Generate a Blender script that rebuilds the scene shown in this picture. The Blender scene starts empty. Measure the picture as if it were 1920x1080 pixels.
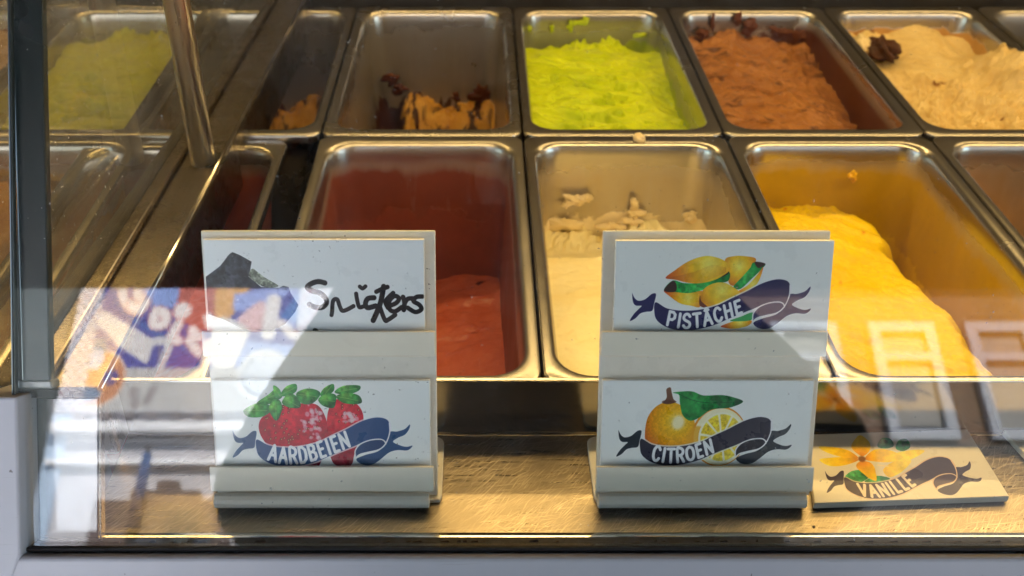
import bpy, bmesh, math, random
import numpy as np
from mathutils import Vector, Matrix
R = math.radians
random.seed(4); rng = np.random.RandomState(4)
S = bpy.context.scene
COL = S.collection

# ------------------------------------------------------------------ camera, world, sun, exposure
TH = R(34.3); F_PX = 1900.0; CX = 897.0; CZ = 0.4146          # pitch, focal length in photo pixels, centre column, height over the deck
cam = bpy.data.cameras.new("camera"); camo = bpy.data.objects.new("camera", cam); COL.objects.link(camo)
camo.location = (0, 0, CZ); camo.rotation_euler = (math.pi/2 - TH, 0, 0)
cam.sensor_width = 36; cam.lens = F_PX/1920*36; cam.shift_x = (960-CX)/1920
cam.clip_start = 0.01; cam.clip_end = 500
cam.dof.use_dof = True; cam.dof.focus_distance = 0.56; cam.dof.aperture_fstop = 11
S.camera = camo
SUN_EL, SUN_AZ = R(46), R(14)                                   # the sun stands behind the shop, a little to the right
w = bpy.data.worlds.new("World"); S.world = w; w.use_nodes = True
nt = w.node_tree; nt.nodes.clear()
sky = nt.nodes.new('ShaderNodeTexSky'); sky.sky_type = 'NISHITA'; sky.sun_disc = False
sky.sun_elevation = SUN_EL; sky.sun_rotation = SUN_AZ
bg = nt.nodes.new('ShaderNodeBackground'); bg.inputs['Strength'].default_value = 0.15
wo = nt.nodes.new('ShaderNodeOutputWorld')
nt.links.new(sky.outputs[0], bg.inputs[0]); nt.links.new(bg.outputs[0], wo.inputs[0])
sl = bpy.data.lights.new("sun", 'SUN'); sl.energy = 5.0; sl.angle = R(0.5); sl.color = (1, 0.95, 0.87)
so = bpy.data.objects.new("sun", sl); COL.objects.link(so)
sd = Vector((math.sin(SUN_AZ)*math.cos(SUN_EL), math.cos(SUN_AZ)*math.cos(SUN_EL), math.sin(SUN_EL)))
so.rotation_euler = sd.to_track_quat('Z', 'Y').to_euler(); so.location = (0, 0, 12)
S.view_settings.view_transform = 'Standard'; S.view_settings.look = 'None'
S.view_settings.exposure = 3.0; S.view_settings.gamma = 1.0
S.cycles.use_denoising = True
S.cycles.max_bounces = 14; S.cycles.transparent_max_bounces = 16; S.cycles.glossy_bounces = 6; S.cycles.diffuse_bounces = 5
S.cycles.caustics_reflective = False; S.cycles.caustics_refractive = False; S.cycles.sample_clamp_indirect = 6

# ------------------------------------------------------------------ where a line of sight meets a real plane
FW = np.array([0, math.cos(TH), -math.sin(TH)]); UP = np.array([0, math.sin(TH), math.cos(TH)]); CP = np.array([0, 0, CZ])
def ray(x, y): return np.array([(x-CX)/F_PX, 0, 0]) + FW + (540-y)/F_PX*UP
def un(x, y, z):
    d = ray(x, y); return Vector(CP + d*((z-CZ)/d[2]))
def on_plane(x, y, P, N):
    d = ray(x, y); P = np.array(P); N = np.array(N)
    return Vector(CP + d*(np.dot(P-CP, N)/np.dot(d, N)))
AL = R(31.6)                                                    # lean of the front glass
GP = np.array([0, .355, .010]); GN = np.array([0, -math.cos(AL), math.sin(AL)]); GU = np.array([0, math.sin(AL), math.cos(AL)])
def gl(x, y, off=0.0): return on_plane(x, y, GP + GN*off, GN)
def refl(x, y, Y):                                              # the place across the street that the glass shows there
    d = ray(x, y); p = np.array(gl(x, y)); r = d - 2*np.dot(d, GN)*GN
    return Vector(p + r*((Y-p[1])/r[1]))

# ------------------------------------------------------------------ materials
def nodes(name):
    m = bpy.data.materials.new(name); m.use_nodes = True; t = m.node_tree
    return m, t, t.nodes['Principled BSDF'], t.nodes['Material Output']
def N(t, typ, **kw):
    n = t.nodes.new(typ)
    for k, v in kw.items():
        if k.startswith('i_'):
            key = k[2:]; key = int(key) if key.isdigit() else key.replace('_', ' ')
            n.inputs[key].default_value = v
        else: setattr(n, k, v)
    return n
def L(t, a, b): t.links.new(a, b)
def c4(c): return (c[0], c[1], c[2], 1.0)
def srgb(r, g, b):
    f = lambda v: (v/255/12.92) if v/255 <= .04045 else ((v/255+.055)/1.055)**2.4
    return (f(r), f(g), f(b))
def math_(t, op, a, b=None, clamp=False):
    n = N(t, 'ShaderNodeMath', operation=op, use_clamp=clamp)
    for i, v in enumerate((a, b)):
        if v is None: continue
        if isinstance(v, (int, float)): n.inputs[i].default_value = v
        else: L(t, v, n.inputs[i])
    return n.outputs[0]
def mixc(t, f, a, b):
    n = N(t, 'ShaderNodeMix', data_type='RGBA')
    for i, v in ((0, f), (6, a), (7, b)):
        if isinstance(v, (int, float)): n.inputs[i].default_value = v
        elif isinstance(v, tuple): n.inputs[i].default_value = c4(v)
        else: L(t, v, n.inputs[i])
    return n.outputs[2]
def noise(t, scale, detail=4, rough=.55, vec=None, dist=0.0):
    n = N(t, 'ShaderNodeTexNoise', i_Scale=scale, i_Detail=detail, i_Roughness=rough, i_Distortion=dist)
    if vec is not None: L(t, vec, n.inputs['Vector'])
    return n.outputs[0]
def ramp(t, v, a, b, ca=0.0, cb=1.0):
    n = N(t, 'ShaderNodeMapRange'); L(t, v, n.inputs[0])
    for i, x in enumerate((a, b, ca, cb)): n.inputs[i+1].default_value = x
    return n.outputs[0]
def coords(t, kind='Object', scale=None, rot=None):
    o = N(t, 'ShaderNodeTexCoord').outputs[kind]
    if scale is None and rot is None: return o
    m = N(t, 'ShaderNodeMapping')
    if scale: m.inputs['Scale'].default_value = scale
    if rot: m.inputs['Rotation'].default_value = rot
    L(t, o, m.inputs[0]); return m.outputs[0]
def bump(t, h, strength, dist=.001, normal=None):
    b = N(t, 'ShaderNodeBump', i_Strength=strength, i_Distance=dist); L(t, h, b.inputs['Height'])
    if normal is not None: L(t, normal, b.inputs['Normal'])
    return b.outputs[0]

def plain(name, col, rough=.5, metal=0.0, var=.12, scale=30, bmp=.15, bdist=.0006, coat=0.0):
    m, t, p, o = nodes(name); v = coords(t)
    n = noise(t, scale, 5, .6, v)
    dark = tuple(c*(1-var) for c in col); lite = tuple(min(1, c*(1+var)) for c in col)
    L(t, mixc(t, ramp(t, n, .3, .7), dark, lite), p.inputs['Base Color'])
    p.inputs['Metallic'].default_value = metal
    L(t, ramp(t, noise(t, scale*2.7, 3, .5, v), .3, .7, max(0.02, rough*.82), min(1, rough*1.18)), p.inputs['Roughness'])
    if bmp: L(t, bump(t, noise(t, scale*6, 3, .6, v), bmp, bdist), p.inputs['Normal'])
    p.inputs['Coat Weight'].default_value = coat
    return m
STEEL = (.60, .575, .54)
def steel(name, rough=.25, brush=(1, 1, 1), bscale=200, bstr=.12, smudge=.12, col=STEEL):
    m, t, p, o = nodes(name); v = coords(t, scale=brush); vo = coords(t)
    p.inputs['Metallic'].default_value = 1
    n1 = noise(t, bscale, 3, .6, v); n2 = noise(t, 14, 5, .6, vo)
    L(t, mixc(t, ramp(t, n2, .35, .75), col, tuple(c*(1-smudge) for c in col)), p.inputs['Base Color'])
    r = math_(t, 'ADD', ramp(t, n1, .3, .7, rough*.8, rough*1.15), ramp(t, n2, .4, .8, -.03, .09))
    L(t, r, p.inputs['Roughness'])
    L(t, bump(t, n1, bstr, .0002), p.inputs['Normal'])
    return m
def enamel(name, col):
    """painted frame with scuffs, chips and a little grime"""
    m, t, p, o = nodes(name); v = coords(t)
    c = mixc(t, ramp(t, noise(t, 5, 5, .6, v), .35, .75), col, tuple(q*.86 for q in col))
    chip = math_(t, 'MULTIPLY', ramp(t, noise(t, 260, 3, .6, v), .70, .73), ramp(t, noise(t, 24, 2, .5, v), .5, .6))
    scr = math_(t, 'MULTIPLY', ramp(t, noise(t, 1, 2, .5, coords(t, scale=(30, 900, 900))), .66, .70), ramp(t, noise(t, 18, 2, .5, v), .48, .6))
    c = mixc(t, math_(t, 'MULTIPLY', scr, .25), c, (.25, .24, .23)); c = mixc(t, chip, c, (.10, .09, .08))
    L(t, c, p.inputs['Base Color']); L(t, ramp(t, noise(t, 22, 4, .6, v), .3, .7, .28, .45), p.inputs['Roughness'])
    L(t, bump(t, math_(t, 'ADD', noise(t, 300, 2, .5, v), math_(t, 'MULTIPLY', chip, -4)), .12, .0004), p.inputs['Normal'])
    return m
def scratched(name):
    """worn deck plate: fine criss-cross scratches, denser towards the right"""
    m, t, p, o = nodes(name); v = coords(t)
    p.inputs['Metallic'].default_value = 1
    tot = None
    for ang, sc, th in ((52, (60, 1500, 1), .57), (38, (45, 1100, 1), .60), (63, (70, 1800, 1), .60), (8, (26, 1500, 1), .60), (-35, (60, 1700, 1), .66), (24, (40, 2100, 1), .61)):
        vv = coords(t, rot=(0, 0, R(-ang)))
        mp = N(t, 'ShaderNodeMapping'); mp.inputs['Scale'].default_value = sc; L(t, vv, mp.inputs[0])
        s = ramp(t, noise(t, 1.0, 2, .5, mp.outputs[0], .3), th, th+.1)
        tot = s if tot is None else math_(t, 'MAXIMUM', tot, s)
    patch = ramp(t, noise(t, 22, 3, .6, v), .35, .65, .25, 1)
    tot = math_(t, 'MULTIPLY', tot, patch)
    fine = noise(t, 1.0, 3, .6, coords(t, scale=(25, 700, 1)))
    L(t, mixc(t, tot, (.27, .228, .165), (.52, .45, .34)), p.inputs['Base Color'])
    L(t, math_(t, 'ADD', ramp(t, fine, .3, .7, .25, .36), math_(t, 'MULTIPLY', tot, .12)), p.inputs['Roughness'])
    L(t, bump(t, math_(t, 'ADD', math_(t, 'MULTIPLY', fine, .5), tot), .16, .0003), p.inputs['Normal'])
    return m
def pan_steel(name, coat=None, level=-.02, amp=.03, film=0.0, film_col=None, nscale=26, streak=False, seed=0, rough=.24, side=0.0):
    """brushed pan steel with a film and splashes of ice cream below a ragged line (stain of its own shape)"""
    m, t, p, o = nodes(name); v = coords(t)
    n1 = noise(t, 1.0, 3, .6, coords(t, scale=(160, 160, 8)))
    PS = (.47, .45, .42); base = mixc(t, ramp(t, noise(t, 11, 4, .6, v), .35, .75), PS, tuple(c*.84 for c in PS))
    rg = ramp(t, noise(t, 20, 4, .6, v), .3, .7, rough*.9, rough*1.15); met = None
    sep = N(t, 'ShaderNodeSeparateXYZ'); L(t, v, sep.inputs[0])
    if coat:
        sc = (1, 1, .35) if streak else (1, 1, 1)
        vv = N(t, 'ShaderNodeMapping'); vv.inputs['Scale'].default_value = sc; vv.inputs['Location'].default_value = (seed*1.7, seed*.9, seed*.3); L(t, v, vv.inputs[0])
        nn = math_(t, 'ADD', math_(t, 'MULTIPLY', noise(t, nscale, 5, .62, vv.outputs[0], .6), 1.0), math_(t, 'MULTIPLY', noise(t, nscale*4, 3, .6, vv.outputs[0]), .3))
        h = math_(t, 'ADD', sep.outputs[2], math_(t, 'MULTIPLY', math_(t, 'SUBTRACT', nn, .65), -2*amp))
        h = math_(t, 'ADD', h, math_(t, 'MULTIPLY', sep.outputs[0], -side))
        k = ramp(t, h, level+.0015, level-.0015)
        fs = math_(t, 'ADD', math_(t, 'MULTIPLY', noise(t, 1, 4, .6, coords(t, scale=(70, 70, 5))), .5), math_(t, 'MULTIPLY', noise(t, 16, 4, .6, vv.outputs[0]), .5))
        f = ramp(t, fs, .36, .58, film*.55, film)
        low = ramp(t, math_(t, 'ADD', sep.outputs[2], math_(t, 'MULTIPLY', noise(t, 12, 3, .5, vv.outputs[0]), .018)), -.004, -.022)
        f = math_(t, 'MULTIPLY', f, low)
        fc = mixc(t, ramp(t, noise(t, 24, 5, .65, vv.outputs[0], .5), .3, .7), tuple(q*.78 for q in (film_col or coat)), film_col or coat)
        col = mixc(t, f, base, fc)
        ccol = mixc(t, ramp(t, noise(t, 60, 3, .6, v), .3, .7), tuple(c*.8 for c in coat), coat)
        k = math_(t, 'MULTIPLY', k, ramp(t, sep.outputs[2], -.007, -.020)); both = math_(t, 'MAXIMUM', k, f); base = mixc(t, k, col, ccol)
        L(t, math_(t, 'SUBTRACT', 1, both, clamp=True), p.inputs['Metallic'])
        rg = math_(t, 'ADD', rg, math_(t, 'MULTIPLY', both, .16))
        L(t, bump(t, math_(t, 'ADD', math_(t, 'MULTIPLY', k, 1.0), math_(t, 'MULTIPLY', n1, .004)), .4, .0008), p.inputs['Normal'])
    else:
        p.inputs['Metallic'].default_value = 1
        L(t, bump(t, n1, .03, .0001), p.inputs['Normal'])
    L(t, base, p.inputs['Base Color']); L(t, rg, p.inputs['Roughness'])
    return m
def ice(name, col, col2, scale=40, rough=.42, bstr=.5, bscale=130, specks=None, streaks=None, sss=.12):
    m, t, p, o = nodes(name); v = coords(t)
    n = noise(t, scale, 5, .6, v, .8)
    c = mixc(t, ramp(t, n, .32, .68), col, col2)
    if streaks:
        sv = coords(t, scale=streaks[3])
        k = ramp(t, noise(t, streaks[1], 4, .6, sv, 1.6), streaks[2], streaks[2]+.06)
        c = mixc(t, k, c, streaks[0])
    if specks:
        k = ramp(t, noise(t, specks[1], 2, .5, v), specks[2], specks[2]+.05)
        c = mixc(t, k, c, specks[0])
    L(t, c, p.inputs['Base Color'])
    L(t, ramp(t, noise(t, scale*2, 3, .5, v), .3, .7, rough*.8, rough*1.25), p.inputs['Roughness'])
    p.inputs['Subsurface Weight'].default_value = sss; p.inputs['Subsurface Radius'].default_value = (.6, .5, .3); p.inputs['Subsurface Scale'].default_value = .006
    p.inputs['Specular IOR Level'].default_value = .22
    h = math_(t, 'ADD', noise(t, bscale, 5, .65, v, .4), math_(t, 'MULTIPLY', noise(t, bscale*4, 3, .6, v), .35))
    L(t, bump(t, h, bstr, .0016), p.inputs['Normal'])
    return m
def glass(name, f0=.04, tint=(.975, .985, .975), dust=.0, haze=.0):
    """clear pane: Schlick reflection over a straight see-through; the sheet is thin enough not to bend what lies behind"""
    m, t, p, o = nodes(name); t.nodes.remove(p)
    g = N(t, 'ShaderNodeNewGeometry')
    d = N(t, 'ShaderNodeVectorMath', operation='DOT_PRODUCT'); L(t, g.outputs['Incoming'], d.inputs[0]); L(t, g.outputs['Normal'], d.inputs[1])
    c = math_(t, 'ABSOLUTE', d.outputs['Value'])
    k = math_(t, 'ADD', math_(t, 'MULTIPLY', math_(t, 'POWER', math_(t, 'SUBTRACT', 1, c, clamp=True), 5), 1-f0), f0)
    tr = N(t, 'ShaderNodeBsdfTransparent'); tr.inputs[0].default_value = c4(tint)
    gs = N(t, 'ShaderNodeBsdfGlossy'); gs.inputs['Roughness'].default_value = 0.0; gs.inputs[0].default_value = (1, 1, 1, 1)
    mx = N(t, 'ShaderNodeMixShader'); L(t, k, mx.inputs[0]); L(t, tr.outputs[0], mx.inputs[1]); L(t, gs.outputs[0], mx.inputs[2])
    last = mx.outputs[0]
    if dust:
        v = coords(t)
        s = math_(t, 'MULTIPLY', ramp(t, noise(t, 420, 2, .5, v), .72, .76), ramp(t, noise(t, 30, 2, .5, v), .4, .6))
        s = math_(t, 'ADD', math_(t, 'MULTIPLY', s, dust), ramp(t, noise(t, 16, 4, .6, coords(t, scale=(1, 1, .4))), .4, .75, haze, haze+dust*.05))
        df = N(t, 'ShaderNodeBsdfDiffuse'); df.inputs[0].default_value = (.75, .74, .72, 1)
        m2 = N(t, 'ShaderNodeMixShader'); L(t, s, m2.inputs[0]); L(t, last, m2.inputs[1]); L(t, df.outputs[0], m2.inputs[2]); last = m2.outputs[0]
    L(t, last, o.inputs[0])
    return m
def acrylic(name, col, rough=.28, trans=.3):
    m, t, p, o = nodes(name); v = coords(t)
    n = noise(t, 18, 4, .6, v)
    cc = mixc(t, ramp(t, n, .3, .75), col, tuple(c*.93 for c in col))
    L(t, cc, p.inputs['Base Color']); p.inputs['Roughness'].default_value = rough
    L(t, ramp(t, noise(t, 90, 4, .6, v), .3, .7, rough*.8, rough*1.4), p.inputs['Roughness'])
    tl = N(t, 'ShaderNodeBsdfTranslucent'); L(t, cc, tl.inputs[0])
    mx = N(t, 'ShaderNodeMixShader'); mx.inputs[0].default_value = trans
    L(t, p.outputs[0], mx.inputs[1]); L(t, tl.outputs[0], mx.inputs[2]); L(t, mx.outputs[0], o.inputs[0])
    return m
def emit(name, col, strength):
    m, t, p, o = nodes(name); p.inputs['Base Color'].default_value = c4(col)
    p.inputs['Emission Color'].default_value = c4(col); p.inputs['Emission Strength'].default_value = strength
    return m
def brickwork(name, a, b, mortar, scale=1.0):
    m, t, p, o = nodes(name)
    g = N(t, 'ShaderNodeTexCoord').outputs['Object']; s = N(t, 'ShaderNodeSeparateXYZ'); L(t, g, s.inputs[0])
    cb = N(t, 'ShaderNodeCombineXYZ'); L(t, math_(t, 'ADD', s.outputs[0], s.outputs[1]), cb.inputs[0]); L(t, s.outputs[2], cb.inputs[1])
    br = N(t, 'ShaderNodeTexBrick'); L(t, cb.outputs[0], br.inputs['Vector'])
    br.inputs['Color1'].default_value = c4(a); br.inputs['Color2'].default_value = c4(b); br.inputs['Mortar'].default_value = c4(mortar)
    br.inputs['Scale'].default_value = scale; br.inputs['Brick Width'].default_value = .22; br.inputs['Row Height'].default_value = .065; br.inputs['Mortar Size'].default_value = .006
    L(t, br.outputs['Color'], p.inputs['Base Color']); p.inputs['Roughness'].default_value = .85
    L(t, bump(t, br.outputs['Fac'], -.4, .004), p.inputs['Normal'])
    return m
def print_mat(name, img, rough=.3):
    m, t, p, o = nodes(name)
    tx = N(t, 'ShaderNodeTexImage', image=img, interpolation='Cubic', extension='EXTEND')
    L(t, tx.outputs[0], p.inputs['Base Color'])
    v = coords(t)
    L(t, ramp(t, noise(t, 60, 4, .6, v), .3, .7, rough*.8, rough*1.3), p.inputs['Roughness'])
    return m

# ------------------------------------------------------------------ mesh helpers
def link(name, verts, faces, mat=None, parent=None, smooth=False, uvs=None):
    me = bpy.data.meshes.new(name); me.from_pydata([tuple(v) for v in verts], [], faces); me.update()
    if uvs is not None:
        ul = me.uv_layers.new(name="UVMap")
        for lp in me.loops: ul.data[lp.index].uv = uvs[lp.vertex_index]
    if smooth: me.polygons.foreach_set('use_smooth', [True]*len(me.polygons))
    o = bpy.data.objects.new(name, me); COL.objects.link(o)
    if mat: me.materials.append(mat)
    if parent is not None: o.parent = parent
    return o
class MB:
    def __init__(s): s.bm = bmesh.new()
    def add(s, verts, faces):
        vs = [s.bm.verts.new(tuple(v)) for v in verts]
        for f in faces:
            try: s.bm.faces.new([vs[i] for i in f])
            except ValueError: pass
        return vs
    def hexa(s, p):                                             # eight corners: bottom ring, then top ring
        return s.add(p, [(3, 2, 1, 0), (4, 5, 6, 7), (0, 1, 5, 4), (1, 2, 6, 5), (2, 3, 7, 6), (3, 0, 4, 7)])
    def box(s, a, b):
        (x0, y0, z0), (x1, y1, z1) = a, b
        return s.hexa([(x0, y0, z0), (x1, y0, z0), (x1, y1, z0), (x0, y1, z0), (x0, y0, z1), (x1, y0, z1), (x1, y1, z1), (x0, y1, z1)])
    def slab(s, q, n, t):                                       # quad pushed along n by t
        n = Vector(n).normalized()*t
        return s.hexa([Vector(v) for v in q] + [Vector(v)+n for v in q])
    def prism(s, pts, n, t):                                    # polygon pushed along n
        n = Vector(n).normalized()*t; k = len(pts)
        a = [s.bm.verts.new(tuple(Vector(p))) for p in pts]; b = [s.bm.verts.new(tuple(Vector(p)+n)) for p in pts]
        s.bm.faces.new(a[::-1]); s.bm.faces.new(b)
        for i in range(k): s.bm.faces.new([a[i], a[(i+1) % k], b[(i+1) % k], b[i]])
    def tube(s, p, q, r, n=20, cap=True, r2=None):
        p, q = Vector(p), Vector(q); d = (q-p).normalized(); a = d.orthogonal().normalized(); b = d.cross(a)
        r2 = r if r2 is None else r2
        A = [s.bm.verts.new(p+(a*math.cos(2*math.pi*i/n)+b*math.sin(2*math.pi*i/n))*r) for i in range(n)]
        B = [s.bm.verts.new(q+(a*math.cos(2*math.pi*i/n)+b*math.sin(2*math.pi*i/n))*r2) for i in range(n)]
        for i in range(n): s.bm.faces.new([A[i], A[(i+1) % n], B[(i+1) % n], B[i]]).smooth = True
        if cap: s.bm.faces.new(A[::-1]); s.bm.faces.new(B)
    def build(s, name, mat, parent=None, bevel=0.0, seg=2, smooth=False, origin=None):
        bmesh.ops.recalc_face_normals(s.bm, faces=s.bm.faces)
        if bevel:
            es = [e for e in s.bm.edges if len(e.link_faces) == 2 and e.calc_face_angle(0) > .5]
            bmesh.ops.bevel(s.bm, geom=es, offset=bevel, segments=seg, affect='EDGES', profile=.5, clamp_overlap=True)
        me = bpy.data.meshes.new(name)
        if origin is not None: bmesh.ops.translate(s.bm, verts=s.bm.verts, vec=-Vector(origin))
        s.bm.to_mesh(me); s.bm.free()
        if smooth: me.polygons.foreach_set('use_smooth', [True]*len(me.polygons))
        me.materials.append(mat)
        o = bpy.data.objects.new(name, me); COL.objects.link(o)
        if origin is not None: o.location = origin
        if parent is not None: o.parent = parent
        return o
def tag(o, label=None, cat=None, group=None, kind=None):
    for k, v in (('label', label), ('category', cat), ('group', group), ('kind', kind)):
        if v: o[k] = v
    return o
def empty(name, loc=(0, 0, 0)):
    o = bpy.data.objects.new(name, None); COL.objects.link(o); o.location = loc; return o

# ------------------------------------------------------------------ value noise in numpy (for ice cream surfaces)
def vnoise(x, y, seed):
    rs = np.random.RandomState(seed); g = rs.rand(64, 64)
    xi = np.floor(x).astype(int); yi = np.floor(y).astype(int); fx = x-xi; fy = y-yi
    fx = fx*fx*fx*(fx*(fx*6-15)+10); fy = fy*fy*fy*(fy*(fy*6-15)+10)
    a = g[xi % 64, yi % 64]; b = g[(xi+1) % 64, yi % 64]; c = g[xi % 64, (yi+1) % 64]; d = g[(xi+1) % 64, (yi+1) % 64]
    return (a*(1-fx)+b*fx)*(1-fy)+(c*(1-fx)+d*fx)*fy - .5
def fbm(x, y, seed, oct=4, gain=.5):
    s = 0; a = 1
    for i in range(oct): s = s+a*vnoise(x*2**i+7.3*i, y*2**i+3.1*i, seed+i); a *= gain
    return s
def sstep(a, b, x):
    t = np.clip((x-a)/(b-a), 0, 1); return t*t*(3-2*t)
def gauss(x, y, cx, cy, rx, ry): return np.exp(-((x-cx)/rx)**2-((y-cy)/ry)**2)

# ------------------------------------------------------------------ flat print: painted shape by shape into image datablocks
def spline(pts, closed=False, n=8):
    P = np.array(pts, float); k = len(P); out = []
    rngk = range(k) if closed else range(k-1)
    for i in rngk:
        if closed: a, b, c, d = P[(i-1) % k], P[i], P[(i+1) % k], P[(i+2) % k]
        else: a, b, c, d = P[max(i-1, 0)], P[i], P[i+1], P[min(i+2, k-1)]
        for j in range(n):
            t = j/n; out.append(.5*((2*b)+(c-a)*t+(2*a-5*b+4*c-d)*t*t+(3*b-a-3*c+d)*t**3))
    if not closed: out.append(P[-1])
    return np.array(out)
class Canvas:
    def __init__(s, W, H, bgc):
        s.W, s.H = W, H; s.a = np.ones((H, W, 3))*np.array(bgc)/255.
    def _box(s, P, m):
        x0 = max(0, int(P[:, 0].min()-m)); x1 = min(s.W, int(P[:, 0].max()+m+2)); y0 = max(0, int(P[:, 1].min()-m)); y1 = min(s.H, int(P[:, 1].max()+m+2))
        if x1 <= x0 or y1 <= y0: return None
        xx, yy = np.meshgrid(np.arange(x0, x1)+.5, np.arange(y0, y1)+.5); return x0, x1, y0, y1, xx, yy
    def _seg(s, xx, yy, a, b):
        d = b-a; l = max(d @ d, 1e-9); t = np.clip(((xx-a[0])*d[0]+(yy-a[1])*d[1])/l, 0, 1)
        return np.hypot(xx-a[0]-t*d[0], yy-a[1]-t*d[1])
    def _put(s, bx, al, col):
        x0, x1, y0, y1, xx, yy = bx
        c = col(xx, yy) if callable(col) else np.array(col)/255.
        s.a[y0:y1, x0:x1] = s.a[y0:y1, x0:x1]*(1-al[..., None])+c*al[..., None]
    def fill(s, pts, col, soft=1.0, alpha=1.0):
        P = np.array(pts, float); bx = s._box(P, soft+1)
        if bx is None: return
        xx, yy = bx[4], bx[5]; ins = np.zeros(xx.shape, bool); dm = np.full(xx.shape, 1e9)
        for i in range(len(P)):
            a, b = P[i-1], P[i]; dm = np.minimum(dm, s._seg(xx, yy, a, b))
            if a[1] != b[1]:
                c = ((a[1] > yy) != (b[1] > yy)); ins ^= c & (xx < (b[0]-a[0])*(yy-a[1])/(b[1]-a[1])+a[0])
        sdist = np.where(ins, -dm, dm); s._put(bx, np.clip(.5-sdist/soft, 0, 1)*alpha, col)
    def stroke(s, pts, wd, col, alpha=1.0, taper=0):
        P = np.array(pts, float); bx = s._box(P, wd+2)
        if bx is None: return
        dm = np.full(bx[4].shape, 1e9); k = max(1, len(P)-1)
        for i in range(len(P)-1):
            ww = wd*(1-taper*abs(2*i/k-1)) if taper else wd
            dm = np.minimum(dm, s._seg(bx[4], bx[5], P[i], P[i+1])-ww/2)
        s._put(bx, np.clip(.5-dm, 0, 1)*alpha, col)
    def ell(s, cx, cy, rx, ry, col, rot=0, soft=1.0, alpha=1.0):
        t = np.linspace(0, 2*math.pi, 40, endpoint=False); c, q = math.cos(R(rot)), math.sin(R(rot))
        x = rx*np.cos(t); y = ry*np.sin(t); s.fill(np.stack([cx+x*c-y*q, cy+x*q+y*c], 1), col, soft, alpha)
    def image(s, name):
        im = bpy.data.images.new(name, s.W, s.H); px = np.ones((s.H, s.W, 4), np.float32); px[..., :3] = np.clip(s.a, 0, 1)[::-1]
        im.pixels.foreach_set(px.ravel()); im.update(); im.pack(); return im
def shade(cx, cy, r, *cols, tex=0.0, seed=1, ts=.06):
    C = np.array(cols, float)/255.
    def f(xx, yy):
        d = np.clip(np.hypot((xx-cx), (yy-cy))/r, 0, .999)*(len(C)-1); i = d.astype(int); t = (d-i)[..., None]
        c = C[i]*(1-t)+C[i+1]*t
        if tex: c = c*(1+tex*fbm(xx*ts, yy*ts, seed, 3)[..., None])
        return c
    return f
# lettering: single-line strokes on a 0..1 square
GLYPH = {
 'A': [[(.02, 0), (.5, 1), (.98, 0)], [(.2, .36), (.8, .36)]], 'R': [[(.08, 0), (.08, 1), (.6, 1), (.88, .86), (.88, .66), (.6, .5), (.08, .5)], [(.5, .5), (.95, 0)]],
 'D': [[(.08, 0), (.08, 1), (.5, 1), (.85, .8), (.92, .5), (.85, .2), (.5, 0), (.08, 0)]],
 'B': [[(.08, 0), (.08, 1), (.6, 1), (.84, .87), (.84, .68), (.6, .54), (.08, .54)], [(.6, .54), (.92, .4), (.92, .15), (.64, 0), (.08, 0)]],
 'E': [[(.9, 1), (.12, 1), (.12, 0), (.9, 0)], [(.12, .52), (.78, .52)]], 'I': [[(.5, 0), (.5, 1)]], 'N': [[(.08, 0), (.08, 1), (.92, 0), (.92, 1)]],
 'P': [[(.1, 0), (.1, 1), (.62, 1), (.9, .86), (.9, .6), (.62, .45), (.1, .45)]],
 'S': [[(.9, .84), (.68, 1), (.32, 1), (.1, .84), (.12, .66), (.4, .53), (.72, .44), (.92, .3), (.88, .12), (.66, 0), (.3, 0), (.06, .16)]],
 'T': [[(.02, 1), (.98, 1)], [(.5, 1), (.5, 0)]], 'C': [[(.94, .82), (.7, 1), (.38, 1), (.12, .78), (.06, .5), (.12, .22), (.38, 0), (.7, 0), (.94, .18)]],
 'H': [[(.08, 0), (.08, 1)], [(.92, 0), (.92, 1)], [(.08, .5), (.92, .5)]], 'O': [[(.5, 1), (.16, .86), (.04, .5), (.16, .14), (.5, 0), (.84, .14), (.96, .5), (.84, .86), (.5, 1)]],
 'V': [[(.02, 1), (.5, 0), (.98, 1)]], 'L': [[(.12, 1), (.12, 0), (.9, 0)]]}
GLYPH['Â'] = GLYPH['A'] + [[(.3, 1.12), (.5, 1.26), (.7, 1.12)]]
WIDTH = {'I': .32, 'E': .78, 'L': .78, 'N': 1.05, 'D': 1.0, 'A': 1.06, 'Â': 1.06, 'O': 1.08}
def ribbon_text(cv, word, base, h, wd, col):
    """letters standing along a curved baseline"""
    B = spline(base, n=20); seg = np.r_[0, np.cumsum(np.hypot(*np.diff(B, axis=0).T))]; Lg = seg[-1]
    ws = [WIDTH.get(c, .95) for c in word]; gap = .46; tot = sum(ws)+gap*(len(word)-1); u = Lg/tot; pos = 0
    for c, wl in zip(word, ws):
        s0 = pos*u; sm = s0+wl*u/2
        ang = math.atan2(np.interp(min(sm+8, Lg), seg, B[:, 1])-np.interp(max(sm-8, 0), seg, B[:, 1]), np.interp(min(sm+8, Lg), seg, B[:, 0])-np.interp(max(sm-8, 0), seg, B[:, 0]))
        ox, oy = np.interp(sm, seg, B[:, 0]), np.interp(sm, seg, B[:, 1]); hh = h*(1-.06*pos/tot)
        for st in GLYPH[c]:
            pts = []
            for gx, gy in st:
                x = (gx-.5)*wl*u; y = gy*hh; a = ang*.75
                pts.append((ox+x*math.cos(ang)+y*math.sin(a), oy+x*math.sin(ang)-y*math.cos(a)))
            cv.stroke(pts if len(pts) < 5 else spline(pts, n=5) if c in 'SCOR' and len(pts) > 6 else pts, wd, col)
        pos += wl+gap
CW, CH = 1000, 412
Pp = lambda L_: [((x-280)*.6623, (y-112)*.656) for x, y in L_]
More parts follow.
